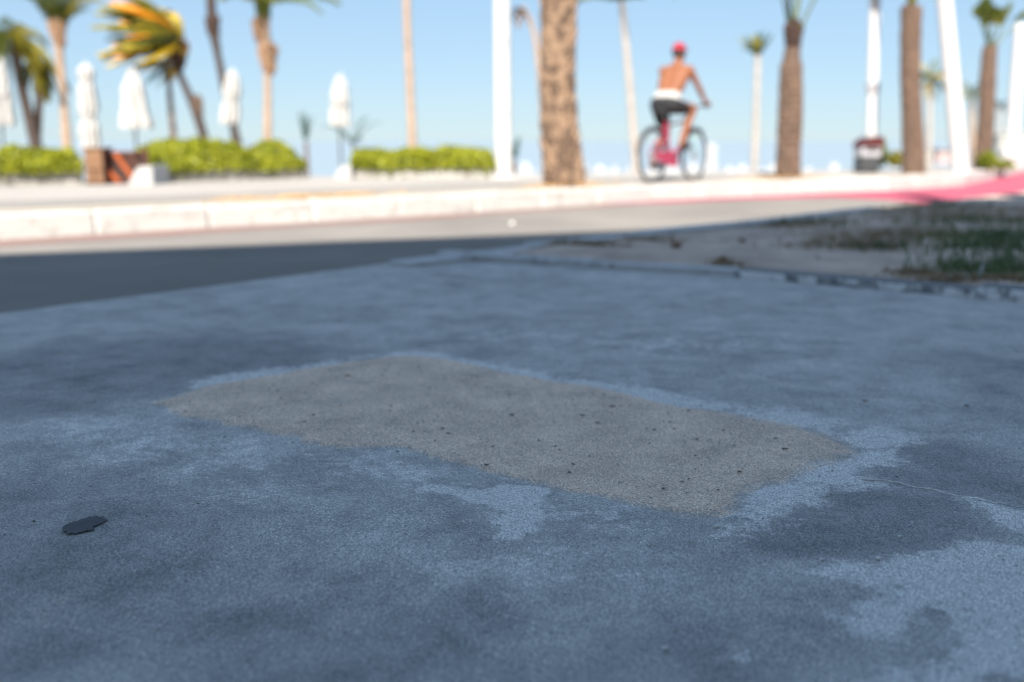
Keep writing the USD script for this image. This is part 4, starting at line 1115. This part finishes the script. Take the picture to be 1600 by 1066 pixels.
# timber box and braced gate between the left and the middle hedge
p, q = on(133, 289, PROM), on(165, 289, PROM)
W = q[0] - p[0]
Hh = at(150, 232, p[1])[2] - PROM
t = thing('timber_box', 'tan timber box with a tall upper panel and two lower panels, beside the left hedge', 'timber box', ((p[0] + q[0]) / 2, p[1] + 0.16, PROM))
put('carcass', MB().box((0, 0.01, Hh * 0.485), (W * 0.94, 0.28, Hh * 0.97)).mesh(), 'wood_red', t)
m = rbox((W * 1.06, 0.34, 0.025), 0.008)
m.apply_translation((0, 0, Hh))
put('lid', m, 'wood_tan', t, smooth=40)
for nm, cx, cz, sx, sz in (('upper_panel', 0, 0.68, 0.86, 0.54), ('lower_panel', -0.23, 0.21, 0.40, 0.34), ('lower_panel', 0.23, 0.21, 0.40, 0.34)):
    m = rbox((W * sx, 0.03, Hh * sz), 0.008)
    m.apply_translation((W * cx, -0.142, Hh * cz))
    put(nm, m, 'wood_tan', t, smooth=40)
p, q = on(166, 288.5, PROM), on(230, 288.5, PROM)
W = q[0] - p[0]
t = thing('timber_gate', 'dark red timber gate with orange diagonal braces, right of the timber box', 'gate', (p[0], p[1] + 0.12, PROM))
Hh = at(200, 236, p[1])[2] - PROM
for x in (0.02, W - 0.03):
    m = rbox((0.045, 0.05, Hh * (1.0 if x < 0.1 else 1.12)), 0.006)
    m.apply_translation((x, 0, Hh * 0.5 * (1.0 if x < 0.1 else 1.12)))
    put('gate_post', m, 'wood_red', t, smooth=40)
for z in (0.03, Hh - 0.03):
    m = rbox((W - 0.10, 0.036, 0.05), 0.006)
    m.apply_translation((W / 2, 0, z))
    put('rail', m, 'wood_red', t, smooth=40)
for i in range(6):
    m = rbox((W / 6.6, 0.016, Hh * 0.82), 0.004)
    m.apply_translation((0.075 + (W - 0.14) * i / 5.0 * 0.97, 0.034, Hh * 0.5))
    put('board', m, 'wood_dark', t)
for (x0, z0, x1, z1), mt in (((0.20, 0.93, 0.66, 0.08), 'wood_orange'), ((0.02, 0.40, 0.26, 0.06), 'wood_orange'), ((0.50, 0.92, 0.96, 0.12), 'wood_red')):
    a, b = np.array([W * x0, Hh * z0]), np.array([W * x1, Hh * z1])
    m = rbox((np.linalg.norm(b - a), 0.022, 0.062), 0.005)
    m.apply_transform(trimesh.transformations.rotation_matrix(-math.atan2(b[1] - a[1], b[0] - a[0]), (0, 1, 0)))
    c = (a + b) / 2
    m.apply_translation((c[0], -0.03 - (0.0 if mt == 'wood_orange' else -0.004), c[1]))
    put('brace', m, mt, t, smooth=40)

# ------------------------------------------------------------------ litter bin, right-hand background
p = on(1353, 270.5, PROM)
Hh = at(1353, 214, p[1])[2] - PROM
t = thing('litter_bin', 'litter bin with maroon hood, grey middle and dark lower body beside the slim lamp post', 'litter bin', p, 8)
w = 36 * mpp(p[1])
m = rbox((w * 0.86, w * 0.8, Hh * 0.40), 0.03)
m.apply_translation((0, 0, Hh * 0.24))
put('lower_body', m, 'dark_metal', t, smooth=40)
m = rbox((w * 0.92, w * 0.84, Hh * 0.29), 0.02)
m.apply_translation((0, 0, Hh * 0.59))
put('middle_band', m, 'grey_metal', t, smooth=40)
m = trimesh.creation.extrude_polygon(Polygon([(-w * .5, 0), (w * .5, 0), (w * .5, Hh * .28), (-w * .2, Hh * .24), (-w * .45, Hh * .1)]), w * 0.9, engine='earcut')
m.apply_transform(trimesh.transformations.rotation_matrix(math.pi / 2, (1, 0, 0)))
m.apply_translation((0, w * 0.45, Hh * 0.735))
put('hood', m, 'maroon_plastic', t)
for x in (-1, 1):
    put('foot', MB().box((x * w * 0.3, 0, Hh * 0.02), (0.05, w * 0.7, Hh * 0.05)).mesh(), 'dark_metal', t)
put('opening', MB().box((0, -w * 0.425, Hh * 0.66), (w * 0.6, 0.03, Hh * 0.08)).mesh(), 'rubber', t)


def house(label, u0, u1, vt, vb, y, wall, roofm, depth=4.0, nwin=3, name='beach_house', hip=True):
    a, b = at(u0, vb, y), at(u1, vb, y)
    gz = PROM
    W, Ht = b[0] - a[0], at(u0, vt, y)[2] - gz
    t = thing(name, label, 'building', (a[0], y, gz))
    put('wall', MB().box((W / 2, depth / 2, Ht * 0.41 - 0.5), (W, depth, Ht * 0.82 + 1.0)).mesh(), wall, t)
    rv_ = [(-0.2, -0.2, Ht * 0.82), (W + 0.2, -0.2, Ht * 0.82), (W + 0.2, depth + 0.2, Ht * 0.82), (-0.2, depth + 0.2, Ht * 0.82), (W * 0.2, depth / 2, Ht), (W * 0.8, depth / 2, Ht)]
    put('roof', MB().add(rv_, [(0, 1, 5), (0, 5, 4), (1, 2, 5), (2, 3, 4), (2, 4, 5), (3, 0, 4), (0, 2, 1), (0, 3, 2)]).mesh(), roofm, t)
    for i in range(nwin):
        x = W * (i + 0.5) / nwin
        w_ = put('window', MB().box((x, -0.01, Ht * 0.45), (W / nwin * 0.45, 0.05, Ht * 0.3)).mesh(), 'dark_glass' if wall != 'pale_render' else 'paving_grey', t)
        put('frame', MB().box((x, -0.05, Ht * 0.28), (W / nwin * 0.52, 0.1, 0.08)).mesh(), 'white_paint', w_)
    return t


house('pale green-grey building behind the far right palm trunk', 1556, 1700, 205, 262, 95, 'pale_render', 'pale_render', 5, 4)
house('small low building with pinkish roof left of the leaning lamp post', 1462, 1498, 234, 264, 70, 'pink_render', 'roof_tile', 4, 2)
house('little white kiosk between the third palm trunk and the leaning post', 1440, 1456, 231, 266, 55, 'pale_render', 'white_paint', 1.5, 1)


def shrub(label, u, v, y, rw, h, mt, n, seed):
    rng = np.random.RandomState(seed)
    b = on(u, v, PROM) if y is None else at(u, v, y)
    b[2] = PROM
    t = thing('shrub', label, 'shrub', b)
    D = rng.normal(0, 1, (n, 3))
    D /= np.linalg.norm(D, axis=1, keepdims=True)
    C = D * rng.uniform(0.3, 1.0, (n, 1)) ** 0.5 * (rw, rw * 0.8, h * 0.5) + (0, 0, h * 0.55)
    C *= 1 + 0.35 * (meshkit.noise(D * 2 + seed, seed)[:, None] - 0.5)
    A, B_ = rng.normal(0, 1, (n, 3)) * 0.035, rng.normal(0, 1, (n, 3)) * 0.02
    V = np.stack([C - A, C + B_, C + A, C - B_], 1)
    k = np.arange(n)[:, None] * 4
    put('foliage', (V.reshape(-1, 3), np.concatenate([k + [[0, 1, 2]], k + [[0, 2, 3]]], 1).reshape(-1, 3)), mt, t)
    st = MB()
    for i in range(5):
        st.tube([(0, 0, 0), (rng.uniform(-.5, .5) * rw, rng.uniform(-.5, .5) * rw, h * 0.7)], [0.012, 0.005], 5, False)
    put('stems', st.mesh(), 'bark_brown', t)


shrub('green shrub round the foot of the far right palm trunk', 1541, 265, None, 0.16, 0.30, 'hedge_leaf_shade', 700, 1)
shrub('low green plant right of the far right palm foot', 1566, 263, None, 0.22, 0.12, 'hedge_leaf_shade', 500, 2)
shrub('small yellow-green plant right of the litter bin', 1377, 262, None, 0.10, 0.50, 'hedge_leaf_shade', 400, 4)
shrub('grey-green low bush between litter bin and third palm trunk', 1398, 262, None, 0.16, 0.30, 'frond_olive', 350, 6)
# fallen leaves round the palm feet
for (u, v, lab, sx) in [(884, 292, 'orange fallen leaves round the foot of the thick palm trunk', 0.34), (1231, 280, 'orange fallen leaves round the foot of the second palm trunk', 0.42), (545, 316, 'yellowish fallen leaves along the far kerb at left', 0.5)]:
    c = on(u, v, PROM)[:2]
    kl = shapely.LineString([tuple(q_) for q_ in kerb])
    s0_ = kl.project(shapely.Point(*c))
    mb = MB()
    for i in range(320):
        kp_, kd_ = along(kerb, cum, s0_ + R.gauss(0, sx))
        b = R.uniform(0.17, 0.46)
        x, y = kp_[0] - kd_[1] * b, kp_[1] + kd_[0] * b
        h = R.uniform(0, math.pi)
        l = R.uniform(0.02, 0.05)
        dx, dy = math.cos(h) * l, math.sin(h) * l
        z = PROM + 0.008 + R.uniform(0, 0.02)
        mb.add([(x - dx, y - dy, z), (x - dy * .4, y + dx * .4, z + 0.008), (x + dx, y + dy, z + R.uniform(0, .02)), (x + dy * .4, y - dx * .4, z)], [(0, 1, 2), (0, 2, 3)])
    tag(put('fallen_leaves', mb.mesh(), 'litter'), lab, 'leaves', kind='stuff')


# ------------------------------------------------------------------ boats moored off the beach
def boat(label, u, y, w_px, h_px, heading, cabin=True, tall=False):
    k = mpp(y)
    L = w_px * k / max(abs(math.cos(heading)), 0.45)
    b = at(u, 266, y)
    t = thing('motor_boat', label, 'boat', (b[0], y, SEA), math.degrees(heading), 'white boats moored off the beach')
    st_ = np.linspace(0, 1, 9)
    hw = L * 0.17 * np.sin(np.pi * np.clip(0.52 - 0.52 * st_ + 0.0, 0, 1)) ** 0.55
    hw[0] = L * 0.15
    zt = h_px * k * (0.42 + 0.16 * st_ ** 2)
    V = []
    for i, s_ in enumerate(st_):
        x = (s_ - 0.5) * L
        V += [(x, -hw[i], zt[i]), (x, -hw[i] * 0.7, -0.25), (x, 0, -0.4), (x, hw[i] * 0.7, -0.25), (x, hw[i], zt[i]), (x, 0, zt[i] * 1.04)]
    F_ = []
    for i in range(8):
        for j in range(6):
            a, b2 = i * 6 + j, i * 6 + (j + 1) % 6
            F_ += [(a, b2, b2 + 6), (a, b2 + 6, a + 6)]
    F_ += [(0, 2, 1), (0, 3, 2), (0, 4, 3), (0, 5, 4)]
    put('hull', (np.array(V), np.array(F_)), 'white_hull', t, smooth=40)
    if cabin:
        ch = h_px * k * (0.75 if not tall else 1.9)
        m = rbox((L * 0.34, L * 0.20, ch), 0.08)
        m.apply_translation((-L * 0.05, 0, zt[0] + ch * 0.42))
        put('cabin', m, 'white_hull', t, smooth=40)
        put('windscreen', MB().box((L * 0.125, 0, zt[0] + ch * 0.55), (0.04, L * 0.17, ch * 0.3)).mesh(), 'dark_glass', t)
    put('outboard_motor', MB().box((-L * 0.52, 0, zt[0] * 0.8), (0.3, 0.3, zt[0] * 1.4)).mesh(), 'grey_metal', t)


for args in [
    ('white boat right behind the thick lamp post, nearest the palm', 822, 150, 24, 15, 0.5), ('white boat just right of the thick palm trunk', 913, 150, 18, 14, 0.9),
    ('low white boat left of the slender palm, first of two', 938, 158, 22, 10, 0.2), ('low white boat left of the slender palm, next to the first', 962, 152, 20, 11, 0.5),
    ('white boat at the foot of the slender palm, left of the rear wheel', 984, 150, 16, 13, 0.8), ('white boat seen through the rear bicycle wheel', 1020, 150, 26, 18, 0.4),
    ('white boat seen through the bicycle frame', 1050, 150, 26, 18, 0.3), ('white boat seen through the front bicycle wheel', 1083, 150, 24, 17, 0.5), ('tall white cabin boat just right of the front wheel', 1112, 148, 24, 20, 0.7, True, True),
    ('low white boat right of the tall cabin boat', 1140, 150, 24, 12, 0.3), ('low white boat left of the slim grey palm', 1160, 156, 26, 11, 0.3), ('low white boat right of the slim grey palm', 1192, 150, 22, 12, 0.5),
    ('low white boat left of the brown palm foot', 1208, 158, 22, 10, 0.2), ('small white boat right of the brown palm foot', 1264, 150, 22, 12, 0.5), ('white domed boat left of the litter bin', 1304, 140, 30, 18, 0.4),
    ('white boat between litter bin and third palm trunk', 1396, 140, 34, 15, 0.2)]:
    args = list(args)
    args[3] *= R.uniform(0.75, 1.5)
    args[4] *= R.uniform(0.65, 1.2)
    boat(*args)

# ------------------------------------------------------------------ bicycle and rider
BP = on(1046, 285.5, PROM)
HEAD = 90 - 38.6
SC = 1.03
bk = thing('bicycle', 'pink bicycle with black tyres ridden away along the kerb', 'bicycle', (BP[0], BP[1], PROM), HEAD, None, SC)
WR = 0.345
HUBS = {'rear': np.array([-0.44, 0, WR]), 'front': np.array([0.64, 0, WR])}


def torus(c, Rr, r, n=40, k=8):
    a = np.arange(n) * 2 * np.pi / n
    b = np.arange(k) * 2 * np.pi / k
    A, B_ = np.meshgrid(a, b, indexing='ij')
    v = np.stack([(Rr + r * np.cos(B_)) * np.cos(A) + c[0], r * np.sin(B_) + c[1], (Rr + r * np.cos(B_)) * np.sin(A) + c[2]], -1).reshape(-1, 3)
    i, j = np.meshgrid(np.arange(n), np.arange(k), indexing='ij')
    q = np.stack([i * k + j, i * k + (j + 1) % k, ((i + 1) % n) * k + (j + 1) % k, ((i + 1) % n) * k + j], -1).reshape(-1, 4)
    return v, np.vstack([q[:, [0, 2, 1]], q[:, [0, 3, 2]]])


for hb in HUBS.values():
    wv_, wf_ = torus(hb, WR - 0.034, 0.012, 40, 6)
    wh = put('wheel', (wv_, wf_), 'dark_metal', bk, smooth=True)
    put('tyre', torus(hb, WR - 0.020, 0.0225, 40, 8), 'rubber', wh, smooth=True)
    sp = MB()
    for i in range(28):
        a = 2 * math.pi * i / 28
        sp.tube([hb + (0.02 * math.cos(a + .6), 0.025 * (-1) ** i, 0.02 * math.sin(a + .6)), hb + ((WR - .045) * math.cos(a), 0, (WR - .045) * math.sin(a))], 0.0013, 4, False)
    put('spokes', sp.mesh(), 'chrome', wh)
    put('hub', MB().tube([hb + (0, -0.05, 0), hb + (0, 0.05, 0)], 0.022, 12).mesh(), 'chrome', wh, smooth=40)
BB, SEAT, HT0, HT1 = np.array([0, 0, 0.30]), np.array([-0.155, 0, 0.80]), np.array([0.46, 0, 0.80]), np.array([0.50, 0, 0.64])
fr = MB().tube([BB, SEAT], 0.018, 10).tube([BB, HT1], 0.022, 10).tube([SEAT + (0.02, 0, -0.08), HT0], 0.017, 10).tube([HT0 + (-.005, 0, .02), HT1 + (.006, 0, -.02)], 0.024, 10)
for s_ in (-1, 1):
    fr.tube([BB + (0, s_ * .03, 0), HUBS['rear'] + (0, s_ * .062, 0)], 0.011, 8).tube([SEAT + (0.03, s_ * .02, -0.1), HUBS['rear'] + (0, s_ * .062, 0)], 0.009, 8)
put('frame', fr.mesh(), 'pink_enamel', bk, smooth=40)
fk = MB()
for s_ in (-1, 1):
    fk.tube([HT1 + (0.01, s_ * .045, -0.03), HT1 + (0.05, s_ * .058, -0.15), HUBS['front'] + (0, s_ * .058, 0)], [0.013, 0.013, 0.009], 8)
fk.tube([HT1 + (0.008, -.05, -.03), HT1 + (0.008, .05, -.03)], 0.015, 8)
put('fork', fk.mesh(), 'teal_enamel', bk, smooth=40)
put('seat_post', MB().tube([SEAT + (0.02, 0, -0.06), SEAT + (-0.025, 0, 0.085)], 0.0135, 10).mesh(), 'teal_enamel', bk, smooth=40)
sb_ = m3.Manifold.batch_hull([m3.Manifold.sphere(r, 16).translate(c) for c, r in (((-0.30, 0.06, 0.895), 0.03), ((-0.30, -0.06, 0.895), 0.03), ((-0.19, 0.03, 0.90), 0.025), ((-0.19, -0.03, 0.90), 0.025), ((-0.05, 0, 0.895), 0.02))])
put('saddle', sb_, 'shoe_black', bk, smooth=60)
put('stem', MB().tube([HT0 + (-0.005, 0, 0.02), HT0 + (-0.03, 0, 0.13), HT0 + (0.02, 0, 0.16)], 0.013, 10).mesh(), 'dark_metal', bk, smooth=40)
GZ = 0.985
hbp = [(0.41, 0.30, GZ), (0.46, 0.22, GZ), (0.48, 0.1, 0.965), (0.48, -0.1, 0.965), (0.46, -0.22, GZ), (0.41, -0.30, GZ)]
put('handlebar', MB().tube(hbp, 0.0115, 10).mesh(), 'dark_metal', bk, smooth=40)
for s_ in (-1, 1):
    put('grip', MB().tube([(0.405, s_ * 0.315, GZ), (0.45, s_ * 0.235, GZ)], 0.0165, 12).mesh(), 'rubber', bk, smooth=40)
    put('brake_lever', MB().tube([(0.47, s_ * 0.21, GZ - .01), (0.50, s_ * 0.24, GZ - .03), (0.46, s_ * 0.31, GZ - .035)], 0.006, 6).mesh(), 'chrome', bk)
CA = math.radians(48)
for s_, sg in ((-1, 1), (1, -1)):
    pd = BB + np.array([0.165 * math.cos(CA) * sg, s_ * 0.09, 0.165 * math.sin(CA) * sg])
    put('crank', MB().tube([BB + (0, s_ * .065, 0), pd + (0, s_ * .0, 0)], [0.016, 0.011], 8).mesh(), 'dark_metal', bk, smooth=40)
    m = rbox((0.10, 0.085, 0.022), 0.006)
    m.apply_translation(pd + (0, s_ * 0.055, 0))
    put('pedal', m, 'rubber', bk, smooth=40)
put('chainring', MB().tube([BB + (0, -0.045, 0), BB + (0, -0.050, 0)], 0.085, 24).mesh(), 'dark_metal', bk, smooth=40)
cgm = m3.Manifold.batch_hull([m3.Manifold.cylinder(0.012, 0.105, 0.105, 24).rotate((90, 0, 0)).translate((0, -0.052, 0.30)), m3.Manifold.cylinder(0.012, 0.05, 0.05, 24).rotate((90, 0, 0)).translate((-0.42, -0.052, 0.345))])
put('chain_guard', cgm, 'pink_enamel', bk, smooth=40)
ch = MB()
for dz in (-1, 1):
    ch.tube([BB + (0, -.047, dz * .085), HUBS['rear'] + (0, -.047, dz * .038)], 0.005, 5)
put('chain', ch.mesh(), 'dark_metal', bk)
for hb, a0, a1 in ((HUBS['rear'], 60, 175), (HUBS['front'], 55, 150)):
    mg = MB()
    an = np.radians(np.linspace(a0, a1, 16))
    V = []
    for a in an:
        for yy, rr_ in ((-0.03, WR + 0.012), (0, WR + 0.026), (0.03, WR + 0.012)):
            V.append(hb + (math.cos(a) * rr_, yy, math.sin(a) * rr_))
    F_ = [(i * 3 + j, i * 3 + j + 1, (i + 1) * 3 + j + 1, (i + 1) * 3 + j) for i in range(15) for j in range(2)]
    put('mudguard', mg.add(V, F_).mesh(), 'dark_metal', bk, smooth=True)

pr = thing('person', 'bare-backed cyclist in red cap, black shorts and white waistband, riding away', 'person', (BP[0], BP[1], PROM), HEAD, None, SC)


def S(c, r):
    return m3.Manifold.sphere(r, 20).translate(tuple(map(float, c)))


def E_(c, r):
    return m3.Manifold.sphere(1.0, 24).scale(tuple(r)).translate(tuple(map(float, c)))


def bone(*cr):
    return m3.Manifold.batch_hull([S(c, r) for c, r in cr])


def finish(parts, step, it=10):
    m = m3.Manifold.batch_boolean(parts, m3.OpType.Add).refine_to_length(step).to_mesh()
    t = trimesh.Trimesh(m.vert_properties[:, :3], m.tri_verts, process=True)
    trimesh.smoothing.filter_taubin(t, 0.5, 0.52, it)
    return t


hipc = np.array([-0.17, 0, 0.985])
J = {}
for s_ in (-1, 1):
    J['hip', s_] = np.array([-0.15, s_ * 0.095, 0.975])
    J['sh', s_] = np.array([0.085, s_ * 0.190, 1.415])
    J['el', s_] = np.array([0.225, s_ * 0.245, 1.215])
    J['wr', s_] = np.array([0.375, s_ * 0.268, 1.035])
J['kn', -1], J['kn', 1] = np.array([0.262, -0.165, 0.94]), np.array([0.10, 0.13, 0.635])
pdR = BB + np.array([0.165 * math.cos(CA), -0.145, 0.165 * math.sin(CA)])
pdL = BB + np.array([-0.165 * math.cos(CA), 0.145, -0.165 * math.sin(CA)])
J['an', -1], J['an', 1] = pdR + (-0.075, 0, 0.105), pdL + (-0.075, 0, 0.115)
body = []
# trunk: pelvis, waist, ribcage with shoulder blades, shoulders, neck
pelvis = [((-0.165, s_ * 0.085, 0.985), 0.105) for s_ in (-1, 1)]
waist = [((-0.085, s_ * 0.062, 1.115), 0.088) for s_ in (-1, 1)]
ribs = [((0.00, s_ * 0.090, 1.255), 0.100) for s_ in (-1, 1)]
chest = [((0.055, s_ * 0.110, 1.355), 0.095) for s_ in (-1, 1)]
shl = [((0.09, s_ * 0.170, 1.415), 0.056) for s_ in (-1, 1)]
body += [bone(*pelvis, *waist), bone(*waist, *ribs), bone(*ribs, *chest), bone(*chest, *shl), bone(((0.09, 0.1, 1.43), 0.05), ((0.09, -0.1, 1.43), 0.05), ((0.115, 0, 1.475), 0.052))]
for s_ in (-1, 1):
    body.append(E_((0.005, s_ * 0.085, 1.36), (0.055, 0.06, 0.085)))            # shoulder blade
    body.append(bone((J['sh', s_], 0.056), (J['sh', s_] * 0.55 + J['el', s_] * 0.45, 0.045)))
    body.append(bone((J['sh', s_] * 0.55 + J['el', s_] * 0.45, 0.045), (J['el', s_], 0.036)))
    body.append(bone((J['el', s_], 0.036), (J['el', s_] * 0.7 + J['wr', s_] * 0.3, 0.038)))
    body.append(bone((J['el', s_] * 0.7 + J['wr', s_] * 0.3, 0.038), (J['wr', s_], 0.025)))
    kn, an, hp = J['kn', s_], J['an', s_], J['hip', s_]
    body.append(bone((hp, 0.100), (hp * 0.5 + kn * 0.5, 0.075)))
    body.append(bone((hp * 0.5 + kn * 0.5, 0.075), (kn, 0.054)))
    calf = kn * 0.68 + an * 0.32 + np.array([-0.018, 0, 0.0])
    body.append(bone((kn, 0.053), (calf, 0.054)))
    body.append(bone((calf, 0.054), (an, 0.034)))
    ped = pdR if s_ < 0 else pdL
    body.append(bone((an, 0.036), (an + (-0.035, 0, -0.05), 0.03)))
    body.append(bone((an + (-0.03, 0, -0.05), 0.032), (ped + (0.05, 0, 0.045), 0.030), (ped + (0.02, s_ * 0.015, 0.045), 0.03)))
# neck and head
hd = np.array([0.165, 0.008, 1.625])
body.append(bone(((0.112, 0, 1.45), 0.058), ((0.145, 0.004, 1.555), 0.053)))
body.append(E_(hd + (-0.005, 0, 0.03), (0.096, 0.076, 0.092)))
body.append(bone((hd + (0.02, 0, -0.01), 0.07), (hd + (0.062, 0, -0.062), 0.036)))
body.append(bone((hd + (0.085, 0, 0.02), 0.012), (hd + (0.108, 0, -0.012), 0.014)))        # nose
body.append(bone((hd + (0.088, 0.018, -0.045), 0.010), (hd + (0.088, -0.018, -0.045), 0.010)))   # lips
for s_ in (-1, 1):
    body.append(E_(hd + (-0.005, s_ * 0.078, -0.002), (0.020, 0.010, 0.032)))           # ear
# hands closed round the grips
for s_ in (-1, 1):
    wr = J['wr', s_]
    ga, gb = np.array([0.405, s_ * 0.315, GZ]), np.array([0.45, s_ * 0.235, GZ])
    gd = unit(gb - ga)
    gc = (ga + gb) / 2
    fw = unit(np.cross(gd, (0, 0, 1.0)) * (1 if np.cross(gd, (0, 0, 1.0))[0] > 0 else -1))
    kb_ = [gc + gd * o + fw * 0.012 + np.array([0, 0, 0.034]) for o in (-0.031, -0.0105, 0.0105, 0.030)]
    body.append(bone((wr, 0.024), (kb_[0] - fw * 0.045, 0.015), (kb_[3] - fw * 0.045, 0.015)))
    body.append(bone((kb_[0] - fw * 0.045, 0.015), (kb_[3] - fw * 0.045, 0.015), (kb_[0], 0.011), (kb_[3], 0.011)))
    for i, kp in enumerate(kb_):
        ln_ = (0.9, 1.0, 1.02, 0.95)[i]
        c0 = kp + fw * 0.020 * ln_ + np.array([0, 0, -0.012])
        c1 = c0 + fw * 0.000 + np.array([0, 0, -0.030 * ln_])
        c2 = c1 - fw * 0.022 * ln_ + np.array([0, 0, -0.010])
        body += [bone((kp, 0.0095), (c0, 0.009)), bone((c0, 0.009), (c1, 0.0085)), bone((c1, 0.0085), (c2, 0.008))]
    tb = gc + gd * 0.036 - fw * 0.022 + np.array([0, 0, 0.02])
    body += [bone((wr * 0.45 + gc * 0.55 + np.array([0, 0, 0.025]), 0.013), (tb, 0.011)), bone((tb, 0.011), (tb + gd * 0.012 + fw * 0.01 + np.array([0, 0, -0.032]), 0.0095)), bone((tb + gd * 0.012 + fw * 0.01 + np.array([0, 0, -0.032]), 0.0095), (tb + fw * 0.034 + np.array([0, 0, -0.044]), 0.0085))]
put('body', finish(body, 0.012, 8), 'skin', pr, smooth=True)
for s_ in (-1, 1):
    put('eye', (lambda m: (m.apply_translation(hd + (0.082, s_ * 0.030, 0.012)), m)[1])(trimesh.creation.icosphere(2, 0.011)), 'hair', pr, smooth=True)
# shorts, waistband, cap, hair, shoes
g = 0.014
sh_parts = [m3.Manifold.batch_hull([S(c, r + g) for c, r in pelvis] + [S((-0.125, s_ * 0.072, 1.055), 0.098 + g) for s_ in (-1, 1)])]
for s_ in (-1, 1):
    hp, kn = J['hip', s_], J['kn', s_]
    d = unit(kn - hp)
    end = hp + d * 0.25
    leg = m3.Manifold.batch_hull([S(hp, 0.105 + g), S(hp * 0.45 + kn * 0.55, 0.084 + g)])
    sh_parts.append(leg.trim_by_plane(tuple(-d), float(-(d @ end))))
sh_m = m3.Manifold.batch_boolean(sh_parts, m3.OpType.Add)
axis = unit(np.array([0.30, 0, 1.0]))
put('shorts', finish([sh_m.trim_by_plane(tuple(-axis), float(-(axis @ np.array([-0.14, 0, 1.045]))))], 0.015, 6), 'shorts_black', pr, smooth=True)
wb = m3.Manifold.batch_hull([S(c, r + 0.020) for c, r in pelvis] + [S(c, r + 0.020) for c, r in waist])
wb = wb.trim_by_plane(tuple(axis), float(axis @ np.array([-0.14, 0, 1.035]))).trim_by_plane(tuple(-axis), float(-(axis @ np.array([-0.11, 0, 1.125]))))
put('waistband', finish([wb], 0.015, 4), 'cloth_white', pr, smooth=True)
cp = E_(hd + (-0.008, 0, 0.045), (0.106, 0.086, 0.094)).trim_by_plane((0.05, 0, 1.0), float(np.array([0.05, 0, 1.0]) @ (hd + (0, 0, 0.036))))
cap = put('cap', finish([cp], 0.012, 4), 'cap_red', pr, smooth=True)
pk = m3.Manifold.batch_hull([E_(hd + (0.07, 0, 0.046), (0.03, 0.07, 0.006)), E_(hd + (0.15, 0, 0.036), (0.02, 0.045, 0.005))])
put('peak', pk, 'cap_red', cap, smooth=60)
hr = E_(hd + (-0.018, 0, 0.015), (0.097, 0.082, 0.082)).trim_by_plane((-1.0, 0, 0.15), float(np.array([-1.0, 0, 0.15]) @ (hd + (0.01, 0, 0)))).trim_by_plane((0, 0, 1.0), float(hd[2] - 0.045))
put('hair', finish([hr], 0.012, 3), 'hair', pr, smooth=True)
for s_, ped in ((-1, pdR), (1, pdL)):
    sh_ = m3.Manifold.batch_hull([E_(ped + (-0.10, 0, 0.040), (0.042, 0.038, 0.028)), E_(ped + (0.05, 0, 0.036), (0.055, 0.046, 0.025)), E_(ped + (0.11, s_ * 0.008, 0.036), (0.045, 0.040, 0.024))])
    up = m3.Manifold.batch_hull([E_(ped + (-0.09, 0, 0.05), (0.045, 0.04, 0.04)), E_(ped + (0.05, 0, 0.05), (0.06, 0.046, 0.036)), E_(ped + (-0.06, 0, 0.075), (0.04, 0.038, 0.02))])
    put('shoe', finish([sh_, up], 0.015, 4), 'shoe_black', pr, smooth=True)
